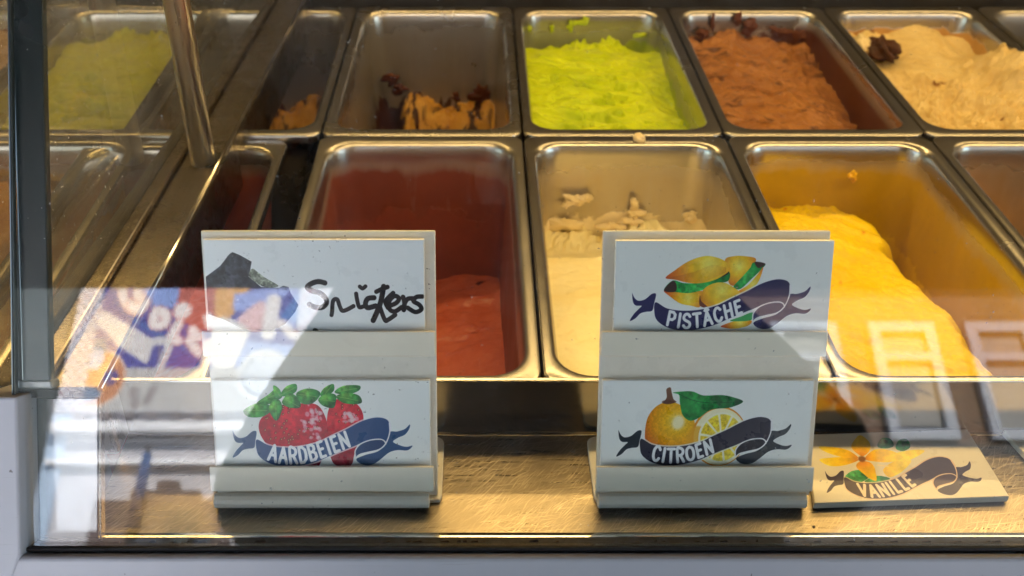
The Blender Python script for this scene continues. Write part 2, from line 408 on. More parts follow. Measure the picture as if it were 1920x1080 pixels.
def ribbon(cv, main, curl, tail, line):
    lt = spline(Pp([(400, 465), (416, 495), (445, 517), (492, 507), (535, 472), (562, 466), (568, 482), (556, 540), (545, 586), (500, 594), (462, 606), (428, 640), (390, 657), (415, 612), (452, 572), (470, 552), (430, 550), (408, 525)]), True)
    rt = spline(Pp([(1500, 480), (1560, 470), (1615, 452), (1650, 420), (1645, 452), (1615, 492), (1565, 515), (1530, 545), (1590, 574), (1630, 580), (1666, 572), (1650, 595), (1620, 607), (1560, 604), (1500, 622), (1440, 670), (1390, 705), (1340, 715), (1290, 700), (1268, 668), (1330, 640), (1440, 600)]), True)
    mn = spline(Pp([(567, 528), (650, 570), (760, 586), (880, 579), (1000, 550), (1100, 502), (1200, 455), (1300, 402), (1380, 375), (1440, 370), (1490, 385), (1508, 420), (1505, 480), (1480, 548), (1450, 528), (1400, 527), (1330, 542), (1255, 575), (1170, 608), (1090, 642), (1000, 682), (920, 706), (830, 722), (720, 720), (640, 695), (582, 652), (562, 600)]), True)
    cl = spline(Pp([(1262, 655), (1258, 612), (1285, 572), (1340, 545), (1400, 530), (1455, 532), (1478, 560), (1440, 596), (1350, 618), (1295, 633)]), True)
    cv.stroke(np.vstack([mn, mn[:1]]), 13, line, .8)
    cv.fill(lt, tail); cv.fill(rt, tail); cv.fill(mn, main); cv.fill(cl, curl)
    cv.stroke(spline(Pp([(1507, 410), (1507, 480), (1478, 556), (1430, 600), (1350, 620), (1292, 636), (1262, 662)])), 6, line)
    cv.stroke(spline(Pp([(1260, 650), (1262, 605), (1300, 560), (1370, 532), (1440, 526), (1470, 540), (1478, 560)])), 6, line)
WHITE = (238, 240, 238); LINE = (236, 236, 238)
def leaf(cv, pts, a, b, c, seed=3):
    P = spline(pts, True); m = P.mean(0); r = np.hypot(*(P-m).T).max()
    cv.fill(P, shade(m[0]-r*.3, m[1]-r*.3, r*1.4, a, b, c, tex=.5, seed=seed, ts=.05))

def art_strawberry():
    cv = Canvas(CW, CH, WHITE); Q = lambda L_: [((x-115)*.698, (y-100)*.736) for x, y in L_]
    cv.fill(spline(Q([(930, 215), (1050, 235), (1105, 310), (1090, 420), (1040, 560), (1020, 630), (970, 648), (900, 628), (870, 540), (860, 380), (880, 270)]), True), shade(590, 150, 190, (235, 60, 70), (206, 22, 48), (150, 8, 40), tex=.25, seed=5))
    cv.fill(spline(Q([(470, 300), (560, 255), (700, 240), (800, 250), (850, 320), (868, 420), (850, 520), (800, 640), (770, 668), (560, 640), (450, 500), (408, 420), (415, 350)]), True), shade(360, 150, 290, (226, 40, 62), (206, 20, 48), (172, 10, 42), (110, 6, 40), tex=.25, seed=6))
    rs = np.random.RandomState(3)
    for bx, by, rx, ry, n in ((365, 200, 150, 110, 46), (620, 180, 62, 120, 22)):
        for i in range(n):
            a, r = rs.rand()*6.28, math.sqrt(rs.rand()); x, y = bx+rx*r*math.cos(a), by+ry*r*math.sin(a)
            cv.ell(x, y, 5, 6.5, (110, 8, 34), 20, 2); cv.ell(x+1, y+1, 2.2, 3.4, (236, 180, 110), 20, 1.5)
    for cx, cy, rx, ry, n in ((455, 190, 50, 95, 34), (635, 165, 32, 48, 16)):
        for i in range(n):
            a, r = rs.rand()*6.28, rs.rand()**.7; cv.ell(cx+rx*r*math.cos(a), cy+ry*r*math.sin(a), 6+9*rs.rand(), 5+7*rs.rand(), (240, 216, 220), rs.rand()*90, 5, .6)
    g1, g2, g3 = (120, 190, 80), (56, 140, 62), (26, 92, 54)
    for i, q in enumerate([[(310, 285), (400, 240), (480, 250), (490, 290), (430, 325), (340, 325)], [(400, 240), (480, 185), (530, 150), (560, 180), (500, 240)], [(480, 260), (530, 210), (565, 240), (560, 300), (525, 350), (490, 310)],
                           [(515, 130), (555, 150), (570, 200), (530, 210)], [(560, 190), (600, 135), (665, 118), (668, 160), (620, 190)], [(570, 225), (620, 175), (680, 210), (688, 265), (620, 268), (580, 250)], [(665, 180), (730, 148), (800, 155), (825, 185), (770, 240), (700, 240)],
                           [(825, 190), (850, 145), (912, 118), (915, 160), (870, 190)], [(810, 215), (860, 180), (925, 185), (925, 235), (905, 270), (840, 255)], [(920, 170), (980, 130), (1085, 128), (1080, 160), (1000, 185)], [(930, 195), (1000, 175), (1080, 190), (1098, 235), (1040, 245), (970, 235)]]):
        leaf(cv, Q(q), g1, g2, g3, i)
        P = np.array(Q(q)); m = P.mean(0); far = P[np.argmax(np.hypot(*(P-m).T))]; cv.stroke([m+(m-far)*.6, far], 2, (150, 205, 110), .8)
    ribbon(cv, (34, 76, 128), (30, 66, 112), (34, 78, 124), LINE)
    ribbon_text(cv, "AARDBEIEN", Pp([(640, 672), (740, 698), (860, 697), (960, 677), (1090, 630), (1225, 574)]), 74, 14, (240, 242, 246)); return cv.image("print strawberry")
def art_pistachio():
    cv = Canvas(CW, CH, WHITE); Q = Pp
    nut = lambda cx, cy, r, s: shade(cx, cy, r, (252, 236, 110), (248, 196, 40), (234, 132, 32), (196, 60, 26), tex=.12, seed=s, ts=.04)
    cv.fill(spline(Q([(1040, 235), (1100, 212), (1180, 212), (1255, 230), (1230, 290), (1190, 350), (1130, 410), (1080, 400), (1060, 320)]), True), nut(570, 110, 130, 4))
    cv.fill(spline(Q([(1240, 255), (1322, 262), (1300, 300), (1240, 360), (1160, 435), (1110, 420), (1170, 350), (1220, 290)]), True), shade(600, 150, 120, (80, 190, 90), (30, 150, 70), (16, 100, 50), tex=.4, seed=8))
    cv.fill(spline(Q([(1250, 250), (1322, 262), (1285, 292), (1262, 280)]), True), (70, 46, 44))
    cv.fill(spline(Q([(1310, 285), (1290, 370), (1250, 430), (1180, 470), (1140, 455), (1210, 410), (1270, 340)]), True), nut(640, 190, 110, 9))
    cv.fill(spline(Q([(622, 448), (700, 456), (800, 462), (890, 450), (900, 500), (880, 560), (820, 552), (740, 535), (670, 490)]), True), nut(340, 250, 120, 5))
    cv.fill(spline(Q([(622, 445), (680, 378), (760, 395), (860, 395), (960, 370), (1068, 316), (1070, 380), (980, 400), (900, 440), (800, 464), (700, 456)]), True), shade(380, 200, 190, (70, 190, 90), (26, 150, 66), (14, 92, 46), tex=.5, seed=2))
    cv.fill(spline(Q([(622, 445), (680, 380), (710, 410), (700, 455)]), True), (64, 44, 42)); cv.fill(spline(Q([(1020, 345), (1068, 314), (1065, 335), (1030, 352)]), True), (50, 36, 34))
    cv.fill(spline(Q([(630, 360), (690, 310), (780, 250), (880, 214), (960, 215), (1040, 245), (1080, 290), (1060, 325), (980, 372), (880, 396), (780, 392), (700, 372)]), True), nut(430, 100, 230, 1))
    for i in range(26):
        t = i/25; cv.stroke(spline(Q([(640+10*t, 362), (760+60*t, 382-60*t), (900+50*t, 385-110*t), (1050, 320-30*t)])), 1.4, (190, 96, 30), .22)
    cv.fill(spline(Q([(880, 500), (900, 440), (960, 400), (1040, 392), (1120, 430), (1170, 480), (1080, 540), (960, 560), (900, 545)]), True), nut(500, 215, 190, 7))
    cv.fill(spline(Q([(878, 480), (890, 520), (935, 560), (900, 562), (876, 540)]), True), (120, 60, 44))
    cv.fill(spline(Q([(1040, 692), (1150, 655), (1250, 655), (1230, 690), (1140, 712), (1070, 706)]), True), nut(590, 365, 90, 3)); cv.fill(spline(Q([(1100, 655), (1180, 625), (1255, 598), (1250, 650), (1160, 660)]), True), (70, 170, 96))
    ribbon(cv, (33, 33, 84), (44, 44, 92), (36, 36, 88), LINE)
    ribbon_text(cv, "PISTÂCHE", Q([(652, 684), (760, 704), (860, 700), (960, 680), (1070, 640), (1182, 598)]), 62, 13.5, (238, 240, 244)); return cv.image("print pistachio")
def art_citrus():
    cv = Canvas(CW, CH, WHITE); Q = lambda L_: [((x-180)*.7246, (y-78)*.7437) for x, y in L_]
    cv.fill(spline(Q([(580, 215), (660, 215), (740, 260), (790, 330), (800, 420), (790, 520), (560, 520), (480, 470), (466, 400), (480, 310), (520, 250)]), True), shade(360, 190, 170, (252, 226, 130), (244, 186, 30), (236, 160, 26), (206, 100, 26), tex=.14, seed=5, ts=.12))
    cv.ell(365, 195, 28, 34, (250, 240, 200), 20, 16, .85)
    cv.fill(spline(Q([(580, 215), (600, 180), (596, 130), (622, 118), (632, 150), (645, 190), (665, 210), (620, 220)]), True), (120, 84, 66)); cv.ell(312, 98, 30, 10, (96, 60, 52), 0, 3, .8)
    cx, cy = (960-180)*.7246, (430-78)*.7437; cv.ell(cx, cy, 133, 143, (232, 150, 40)); cv.ell(cx+3, cy+2, 126, 136, (248, 240, 200)); cv.ell(cx-104, cy+30, 56, 80, (238, 170, 40), 0, 10, .8)
    cv.ell(cx+12, cy+6, 112, 122, (250, 246, 216))
    for k in range(10):
        a0 = k*36+8; t = np.radians(np.linspace(a0+3, a0+33, 8)); P = [(cx+12+12*math.cos(R(a0+18)), cy+6+12*math.sin(R(a0+18)))]+[(cx+12+102*math.cos(q), cy+6+112*math.sin(q)) for q in t]
        cv.fill(P, shade(cx, cy, 130, (252, 226, 90), (242, 206, 40), (246, 224, 90), tex=.3, seed=k, ts=.1), 4)
    for i, q in enumerate([[(640, 150), (760, 142), (840, 168), (960, 166), (1040, 180), (1105, 208), (1020, 245), (900, 258), (820, 310), (760, 328), (710, 290), (690, 220), (680, 165)]]):
        leaf(cv, Q(q), (52, 156, 74), (22, 120, 56), (10, 84, 46), 4)
    cv.stroke(spline(Q([(680, 160), (780, 200), (900, 215), (1095, 208)])), 3, (12, 70, 40), .8); cv.fill(spline(Q([(690, 185), (780, 215), (830, 250), (800, 300), (740, 290), (700, 240)]), True), (60, 170, 84), 8, .35)
    ribbon(cv, (44, 44, 62), (34, 36, 50), (34, 46, 58), LINE)
    ribbon_text(cv, "CITROEN", Pp([(652, 680), (760, 700), (860, 697), (960, 677), (1100, 624)]), 66, 14, (238, 240, 244)); return cv.image("print citrus")
def art_vanilla():
    cv = Canvas(CW, CH, (232, 226, 208))
    for q in ([(170, 300), (230, 240), (310, 235), (340, 270), (260, 310)], [(420, 90), (455, 40), (510, 45), (520, 90), (470, 105)], [(530, 105), (560, 55), (610, 50), (620, 100), (570, 125)], [(300, 300), (380, 270), (440, 290), (360, 315)]):
        leaf(cv, q, (90, 180, 110), (40, 140, 76), (20, 96, 60), 5)
    def petal(q, s): P = spline(q, True); cv.fill(P, shade(310, 165, 240, (214, 120, 16), (250, 196, 8), (254, 214, 20), (254, 230, 80), tex=.15, seed=s, ts=.03))
    for s, q in enumerate([[(480, 150), (620, 120), (700, 130), (560, 190)], [(430, 230), (520, 180), (600, 185), (520, 250), (440, 280)], [(290, 160), (200, 150), (110, 120), (60, 80), (150, 85), (240, 110)], [(290, 170), (200, 200), (110, 200), (55, 160), (140, 150), (220, 150)], [(300, 140), (260, 90), (290, 40), (330, 15), (375, 60), (370, 110), (330, 145)], [(330, 165), (400, 110), (500, 120), (560, 165), (480, 190), (400, 185)], [(300, 180), (360, 190), (380, 240), (360, 300), (310, 260), (270, 210)]]): petal(q, s)
    cv.ell(312, 165, 22, 18, (136, 84, 24), 0, 10); cv.stroke([(400, 205), (460, 215)], 8, (250, 230, 170), .8)
    ribbon(cv, (62, 48, 72), (70, 52, 72), (56, 46, 70), (228, 200, 170))
    ribbon_text(cv, "VANILLE", Pp([(655, 690), (760, 706), (860, 698), (960, 674), (1060, 640), (1120, 610)]), 66, 15, (240, 226, 204)); return cv.image("print vanilla")
def art_handwritten():
    cv = Canvas(CW, CH, (238, 240, 241)); Q = lambda L_: [((x-80)*.631, (y-112)*.6) for x, y in L_]
    cv.fill(Q([(60, 395), (190, 300), (262, 212), (285, 198), (340, 222), (420, 268), (402, 345), (392, 378), (450, 430), (480, 455), (610, 462), (640, 446), (680, 455), (692, 500), (745, 590), (720, 640), (640, 735), (520, 790), (330, 770), (200, 700), (60, 650)]), shade(90, 160, 380, (58, 60, 68), (44, 46, 54), (78, 76, 80), tex=.7, seed=4, ts=.05), 2)
    cv.fill(spline(Q([(420, 320), (460, 345), (510, 385), (560, 415), (605, 448), (540, 460), (470, 440), (395, 375)]), True), shade(250, 170, 110, (150, 156, 140), (116, 122, 108), (66, 70, 62), tex=.8, seed=3, ts=.09))
    rs = np.random.RandomState(8)
    for i in range(70): cv.ell(rs.rand()*330, 70+rs.rand()*300, 1+3*rs.rand(), 1+2*rs.rand(), (110, 112, 116), 0, 2, .35*(rs.rand() > .3))
    for i in range(16): cv.ell(128+rs.rand()*80, 56+rs.rand()*40, 2.5, 2, (150, 150, 150) if i % 2 else (20, 20, 22), 0, 1.5, .6)
    cv.ell(495, 402, 14, 10, (40, 48, 44), 20, 3)
    ink = (28, 20, 30)
    for pts, wd in (([(945, 425), (900, 415), (850, 428), (815, 458), (850, 484), (900, 497), (940, 530), (952, 572), (920, 606), (870, 606), (825, 586)], 17), ([(985, 665), (990, 640), (1000, 560), (1030, 548), (1048, 600), (1065, 632), (1100, 624), (1148, 598)], 14), ([(1170, 505), (1176, 550), (1190, 604), (1216, 602)], 14), ([(1198, 452), (1218, 466), (1240, 450)], 13),
                    ([(1300, 535), (1255, 542), (1236, 580), (1252, 610), (1310, 596)], 17), ([(1372, 452), (1350, 560), (1320, 640), (1290, 705)], 18), ([(1318, 490), (1360, 470), (1400, 455)], 15), ([(1440, 500), (1385, 560), (1400, 610)], 15), ([(1340, 600), (1375, 700), (1400, 700), (1452, 664)], 15), ([(1400, 600), (1460, 575), (1482, 540), (1450, 522), (1412, 560), (1412, 620), (1450, 638), (1500, 606)], 15),
                    ([(1512, 530), (1522, 570), (1516, 626)], 16), ([(1520, 585), (1545, 545), (1584, 540)], 15), ([(1652, 526), (1610, 530), (1588, 560), (1630, 588), (1645, 622), (1600, 642), (1545, 610)], 15)):
        P = spline(Q(pts), n=8); wd *= 1.35; cv.stroke(P, wd, ink); cv.stroke(P+rs.randn(*P.shape)*.9, wd*.75, (14, 10, 16), .7)
    return cv.image("print handwritten")
def art_shop_sign():
    cv = Canvas(1480, 740, (226, 222, 226)); Q = lambda L_: [((x-60), (y-60)) for x, y in L_]
    cv.fill(Q([(200, 60), (1420, 60), (1420, 560), (200, 560)]), (58, 62, 150)); cv.fill(Q([(660, 60), (910, 60), (910, 350), (780, 330), (660, 250)]), (176, 76, 62)); cv.fill(Q([(400, 60), (660, 60), (660, 200), (500, 190)]), (120, 150, 220))
    cv.fill(spline(Q([(900, 60), (1090, 60), (1060, 140), (1000, 260), (940, 290), (900, 240)]), True), (226, 160, 70)); cv.fill(Q([(1000, 120), (1160, 90), (1380, 60), (1300, 140), (1150, 220), (1010, 220)]), (140, 160, 226)); cv.fill(spline(Q([(1040, 280), (1100, 210), (1190, 160), (1200, 330), (1090, 340)]), True), (236, 190, 190))
    cv.fill(Q([(1420, 90), (1420, 300), (1300, 260), (1370, 150)]), (40, 96, 180))
    band = spline(Q([(240, 60), (300, 180), (420, 280), (560, 350), (720, 430), (900, 540)])); cv.stroke(band, 26, (46, 84, 160))
    cr = (240, 230, 226)
    for a in ([(300, 60), (330, 150), (400, 210), (440, 160), (400, 110)], [(380, 180), (430, 220), (470, 170)], [(540, 220), (600, 240), (600, 300), (540, 300), (530, 250)], [(690, 300), (660, 380), (700, 400)], [(780, 340), (820, 380), (770, 400), (840, 470)], [(860, 260), (880, 300)], [(880, 420), (890, 520)]): cv.stroke(spline(Q(a)), 66, (216, 130, 120)); cv.stroke(spline(Q(a)), 52, cr)
    cv.ell(640, 160, 62, 58, (220, 130, 120)); cv.ell(640, 160, 52, 48, cr)
    cv.fill(Q([(190, 230), (230, 220), (560, 400), (540, 540), (360, 440), (190, 300)]), (224, 218, 216)); cv.stroke(spline(Q([(520, 420), (600, 400), (650, 430), (620, 560)])), 44, (216, 212, 212)); cv.stroke(spline(Q([(600, 440), (610, 520)])), 18, (120, 110, 140))
    cv.fill(spline(Q([(930, 260), (1120, 330), (1100, 420), (1060, 560), (940, 560), (900, 400)]), True), (240, 236, 230)); cv.stroke(Q([(1250, 160), (1240, 350)]), 90, (240, 234, 232)); cv.stroke(Q([(1310, 300), (1390, 360)]), 60, (240, 230, 226))
    cv.fill(Q([(1060, 550), (1110, 400), (1390, 430), (1390, 560)]), (140, 166, 224))
    cv.fill(Q([(200, 560), (1420, 560), (1420, 800), (200, 800)]), (190, 188, 186))
    cv.ell(190, 560, 180, 165, (232, 200, 180)); cv.ell(190, 560, 168, 155, (206, 130, 84)); cv.fill(Q([(120, 400), (260, 380), (300, 470), (200, 470)]), (40, 110, 160)); cv.ell(170, 450, 46, 60, (176, 200, 234)); cv.ell(280, 555, 44, 44, (62, 56, 130)); cv.ell(120, 650, 120, 50, (120, 140, 170), 0, 20); cv.ell(90, 540, 60, 30, (110, 110, 90), 20, 24, .7)
    cv.ell(1180, 540, 160, 150, (236, 238, 238)); cv.ell(1180, 545, 135, 125, (150, 156, 170)); cv.ell(1180, 540, 120, 100, (206, 214, 226)); cv.fill(Q([(1180, 490), (1330, 490), (1330, 530), (1180, 530)]), (228, 232, 240))
    for x, y in ((490, 700), (600, 690), (580, 740), (510, 760), (320, 830)): cv.ell(x-60, y-60, 24, 34, (120, 104, 108), 30, 12, .6)
    rs = np.random.RandomState(5)
    for x0, x1 in ((0, 140), (1345, 1480)):
        cv.fill([(x0, 0), (x1, 0), (x1, 740), (x0, 740)], (216, 214, 224))
        k = 0
        for y in range(0, 760, 30):
            for j, x in enumerate(range(x0-10, x1, 30)):
                if (k+j) % 2: cv.fill([(x, y+14), (x+15, y), (x+30, y+14), (x+15, y+28)], (78, 76, 104) if (j+k) % 3 else (140, 84, 100), 4, .95)
            k += 1
    cv.a = cv.a*.84+np.array((206, 206, 214))/255*.16; return cv.image("print shop sign")
# ------------------------------------------------------------------ the display case
ZR = .0406                                                      # height of the pan rims over the deck
M_case = steel("case steel", .2, (1, 1, 1), 260, .06, .16)
M_rail = steel("rail steel", .28, (8, 300, 8), 30, .012, .3, (.40, .35, .28))
M_lip = steel("polished lip", .12, (2, 300, 300), 4, .1, .1, (.66, .62, .54))
M_riser = steel("riser steel", .17, (1, 1, 1), 500, .05, .2, (.42, .38, .30))
M_tube = steel("tube steel", .34, (300, 300, 6), 2, .01, .06, (.9, .87, .82))
M_plate = steel("end plate steel", .2, (1, 1, 1), 30, .5, .5, (.19, .195, .2))
M_deck = scratched("scratched deck")
M_white = enamel("white enamel", srgb(172, 172, 178))
M_seal = plain("black rubber seal", (.016, .014, .013), .6, var=.4, scale=60, bmp=.4)
M_post = plain("dark glazing strip", (.020, .028, .028), .3, var=.25, scale=7, bmp=.03, coat=.5)
M_foot = plain("grey post foot", (.30, .31, .31), .4, metal=.6, var=.1)
M_hood = plain("dark hood", (.26, .24, .21), .5, var=.2, scale=6)
M_void = plain("black well", (.012, .011, .010), .7, var=.3)
M_glassf = glass("front pane glass", .032, (.975, .985, .975), dust=.35)
M_glasss = glass("side pane glass", .05, (.84, .83, .75), dust=1.2, haze=.035)
M_dirt = plain("greasy dirt", (.045, .028, .014), .8, var=.6, scale=300, bmp=.8, bdist=.002)

case = empty("display_case", (0, .36, 0)); tag(case, "steel and glass ice cream display case with a slanted front pane and white frame", "display case")
def part(mb, name, mat, parent=None, **kw):
    o = mb.build(name, mat, **kw); o.parent = parent or case
    if parent is None: o.matrix_parent_inverse = Matrix.Translation((0, -.36, 0))
    return o
XR = 1.25                                                       # right end of the case
XL = -.75
yd0, yd1 = .3738, .4516                                         # deck front and back
zt = ZR + .003
m = MB(); m.box((-.2095, yd0, -.012), (XR, yd1, 0)); part(m, "deck", M_deck)
YT, ZT = .4512, .0412                                             # the riser leans over the deck a little
m = MB(); m.hexa([(-.2095, yd1, -.012), (XR, yd1, -.012), (XR, yd1+.002, -.012), (-.2095, yd1+.002, -.012), (-.2095, YT, ZT), (XR, YT, ZT), (XR, YT+.002, ZT), (-.2095, YT+.002, ZT)]); part(m, "riser", M_riser)
m = MB(); m.box((-.2095, YT-.0010, ZT), (XR, YT+.0026, ZT+.0018)); part(m, "riser_lip", M_lip, bevel=.0009)
m = MB(); m.box((-.2095, yd1-.0016, .0001), (XR, yd1-.0001, .0016)); part(m, "deck_bead", M_lip, bevel=.0006)
# rolled front lip of the deck
prof = [(.3741, -.002), (.3739, .0006), (.3733, .0020), (.3722, .0028), (.3700, .0031), (.3660, .0031), (.3622, .0033), (.3595, .0040), (.3570, .0056)]
v = [(x, y, z) for x in (-.2095, XR) for y, z in prof]; k = len(prof)
lip = link("front_lip", v, [(i, i+1, k+i+1, k+i) for i in range(k-1)], M_lip, None, True); lip.parent = case; lip.matrix_parent_inverse = Matrix.Translation((0, -.36, 0))
# ragged dirt along the lip
rs = np.random.RandomState(2); m = MB(); x = -.215
while x < .72:
    wv = .0012+.006*rs.rand(); h = .0006+.0016*rs.rand()**2
    p = GP + GU*.0012 - GN*.0065
    q = [(x, p[1], p[2]), (x+wv, p[1], p[2]), (x+wv*.8, p[1]+GU[1]*h, p[2]+GU[2]*h), (x+wv*.2, p[1]+GU[1]*h*.7, p[2]+GU[2]*h*.7)]
    m.slab(q, GN, .0012); x += wv*(.6+rs.rand()*1.6 if rs.rand() > .3 else 2.2)
o = part(m, "dirt_line", M_dirt); tag(o, kind="stuff")
# rubber gasket and white frame under the pane
gk = [(-.2362, *(GP+GU*-.0004+GN*.004)[1:]), (XR, *(GP+GU*-.0004+GN*.004)[1:]), (XR, *(GP+GU*.0030+GN*.004)[1:]), (-.2362, *(GP+GU*.0016+GN*.004)[1:])]
m = MB(); m.slab(gk, -GN, .0195); part(m, "gasket", M_seal, bevel=.0012)
a0 = GP+GU*-.0012
m = MB(); m.prism([(-.262, *(a0+GN*.010)[1:]), (-.262, *(a0-GN*.012)[1:]), (-.262, .372, -.034), (-.262, .348, -.09), (-.262, *(a0+GN*.010-GU*.075)[1:])], (1, 0, 0), XR+.262)
part(m, "sill", M_white, bevel=.0022, seg=3)
m = MB(); m.prism([gl(px, py, .0108) for px, py in ((-60, 745), (31, 745), (37.5, 1041), (22, 1085), (-60, 1320))], -GN, .045); part(m, "frame_post", M_white, bevel=.0012, seg=2)
# panes
xa0, xa1 = gl(36, 1032).x, gl(17, 0).x
top = GP+GU*.86; bot = GP+GU*.0022; dxt = (xa1-xa0)/(.29)*.86
q = [(xa0, *bot[1:]), (XR, *bot[1:]), (XR, *top[1:]), (xa0+dxt, *top[1:])]
m = MB(); m.slab([Vector(p_)+Vector(GN)*.002 for p_ in q], -GN, .004); part(m, "front_pane", M_glassf)
# dark glazing strip down the left edge of the pane, with its foot
def strip(pts, off, t, name, mat, **kw):
    m = MB(); m.slab([gl(px, py, off) for px, py in pts], -GN, t); return part(m, name, mat, **kw)
e = 1.6
strip([(40, 716), (95, 716), (75-3*e, -420), (8, -420)], -.004, .006, "glazing_strip", M_post, bevel=.001)
strip([(24, 1028), (31, 1028), (14, -420), (8, -420)], .0028, .005, "edge_trim", M_post, bevel=.0008)
strip([(33, 735), (40, 735), (36.5, -420), (29, -420)], -.0042, .006, "edge_seal", M_seal)
strip([(32, 729), (99, 729), (96, 713), (32, 713)], -.0035, .010, "strip_foot", M_foot, bevel=.001)
strip([(32, 746), (118, 746), (112, 731), (32, 731)], -.006, .010, "foot_seal", M_seal)
strip([(56, 1014), (184, 1014), (184, 746), (52, 746)], -.012, .003, "end_plate", M_plate, bevel=.0006)
strip([(36, 1022), (190, 1022), (190, 1012), (36, 1012)], -.009, .002, "plate_seal", M_seal)
strip([(186, 1012), (190, 1012), (189, 738), (185.5, 738)], -.010, .006, "plate_edge", M_rail, bevel=.0006)
strip([(33, 1020), (54, 1020), (50, 746), (33, 746)], -.013, .004, "edge_channel", steel("grey channel", .3, col=(.42, .45, .46)), bevel=.0008)
# left rail
ZL = .050
def rl(y, inner):                                               # rail lines by depth in the case
    return {'in': -.1891-(1.0938-y)*.0305, 'crease': -.2206-(1.0938-y)*.0312, 'strip': -.2262-(1.0938-y)*.0420, 'seal': -.2290-(1.0938-y)*.0630}[inner]
Y0, Y1 = .4335, 1.16
def railbox(a, b, z0, z1, name, mat, bevel=.0015, y0=Y0, y1=Y1):
    m = MB(); p = [(rl(y0, a), y0), (rl(y0, b), y0), (rl(y1, b), y1), (rl(y1, a), y1)]
    m.hexa([(x, y, z0) for x, y in p]+[(x, y, z1) for x, y in p]); return part(m, name, mat, bevel=bevel)
railbox('in', 'crease', ZL-.05, ZL, "side_rail", M_rail, .003)
railbox('crease', 'strip', ZL-.05, ZL+.004, "rail_strip", M_rail, .0015)
railbox('strip', 'seal', ZL-.03, ZL+.003, "pane_seal", M_seal, .002)
m = MB()
pa, pb = (rl(Y0, 'in')-.0012, Y0, ZL+.0008), (rl(Y1, 'in')-.0012, Y1, ZL+.0008)
m.tube(pa, pb, .0016, 12); part(m, "rail_bead", M_lip)
m = MB(); gx = lambda y: (rl(y, 'strip')+rl(y, 'seal'))/2
def gy(z): return GP[1]+(z-GP[2])*math.tan(AL)                  # where the front pane stands at height z
za, zb = ZL+.002, .56
q = [(gx(gy(za)+.010), gy(za)+.010, za), (gx(Y1), Y1, za), (gx(Y1), Y1, zb), (gx(gy(zb)+.010), gy(zb)+.010, zb)]
m.slab(q, (1, 0, 0), .005); part(m, "side_pane", M_glasss)
# standing tube with its hole
tb = un(385, 305, ZL); tb.x -= .0015; zt2 = .58
m = MB(); m.tube(tb+Vector((0, 0, -.02)), tb+Vector((-.003, .016, zt2-tb.z)), .0095, 28); part(m, "standing_tube", M_tube)
m = MB(); m.tube((tb.x+.004, tb.y+.004, ZL+.0002), (tb.x+.004, tb.y+.004, ZL+.0008), .0125, 24); part(m, "tube_hole", M_void)
# well under the pans, back wall, hood, ends
m = MB(); m.box((XL, yd1+.004, -.16), (XR, 1.2, -.15)); part(m, "well_floor", M_void)
m = MB(); m.box((XL, 1.118, -.15), (XR, 1.30, .046)); part(m, "back_ledge", plain("dark back ledge", (.05, .045, .04), .4, metal=.5, var=.3), bevel=.003)
m = MB(); m.box((XL, 1.30, -.15), (XR, 1.32, .62)); part(m, "back_wall", plain("back wall", (.045, .036, .026), .6, var=.2, scale=5))
m = MB(); m.box((XL, gy(.56)-.01, .575), (XR, 1.32, .62)); part(m, "hood", M_hood, bevel=.004)
m = MB(); m.box((XR, .35, -.16), (XR+.02, 1.32, .62)); part(m, "end_wall", M_white)
m = MB(); m.box((XL-.02, .45, -.16), (XL, 1.32, .62)); part(m, "end_wall", M_hood)
m = MB(); m.box((XL, .440, -.16), (-.2255, .451, .034)); part(m, "left_front", plain("left bay front", (.10, .07, .045), .5, var=.3, scale=12))
m = MB(); m.box((XL, .30, -1.05), (XR+.02, .345, -.09)); part(m, "front_panel", M_white, bevel=.004)
# warm lamps: one tube along the top of the pane, plus an added fill lamp at the back that brightens the back row
M_tubeglow = emit("warm tube", (1, .66, .25), 2.0)
def make_lamp(LY, LZ, energy, label, x0=-.42, x1=1.12):
    c = Vector(((x0+x1)/2, LY, LZ)); lamp = empty("case_lamp", c); tag(lamp, label, "lamp"); inv = Matrix.Translation(-c)
    m = MB(); m.box((x0-.03, LY-.006, LZ+.010), (x1+.03, LY+.03, LZ+.015)); h = m.build("lamp_housing", M_white, bevel=.002); h.parent = lamp; h.matrix_parent_inverse = inv
    m = MB(); m.tube((x0, LY, LZ), (x1, LY, LZ), .006, 16); h = m.build("lamp_tube", M_tubeglow); h.parent = lamp; h.matrix_parent_inverse = inv
    d = bpy.data.lights.new("lamp_glow", 'AREA'); d.shape = 'RECTANGLE'; d.size = x1-x0; d.size_y = .03; d.energy = energy; d.color = (1, .66, .25)
    o = bpy.data.objects.new("lamp_glow", d); COL.objects.link(o); o.parent = lamp; o.location = (0, 0, -.012)
make_lamp(.557, .305, .30, "long warm lamp just behind the top of the front pane", -.15, 1.25)
make_lamp(1.0, .545, .66, "added warm fill lamp under the hood, brightening the back row", -.7, 1.15)
# crumbs fallen on the deck
rs = np.random.RandomState(12); m = MB()
for i in range(34):
    x, y, r = -.15+.62*rs.rand(), .378+.062*rs.rand(), .0004+.0007*rs.rand()**2
    m.add([(x+r*a_, y+r*b_, r*c_+.0002) for a_, b_, c_ in ((1, 0, 0), (0, 1, 0), (-1, .2, 0), (.1, -1, 0), (.1, .1, 1.1))], [(0, 1, 4), (1, 2, 4), (2, 3, 4), (3, 0, 4)])
cr = m.build("crumbs", plain("wafer crumbs", (.30, .19, .08), .8)); tag(cr, "tiny wafer crumbs scattered on the steel deck", "crumbs", None, "stuff")
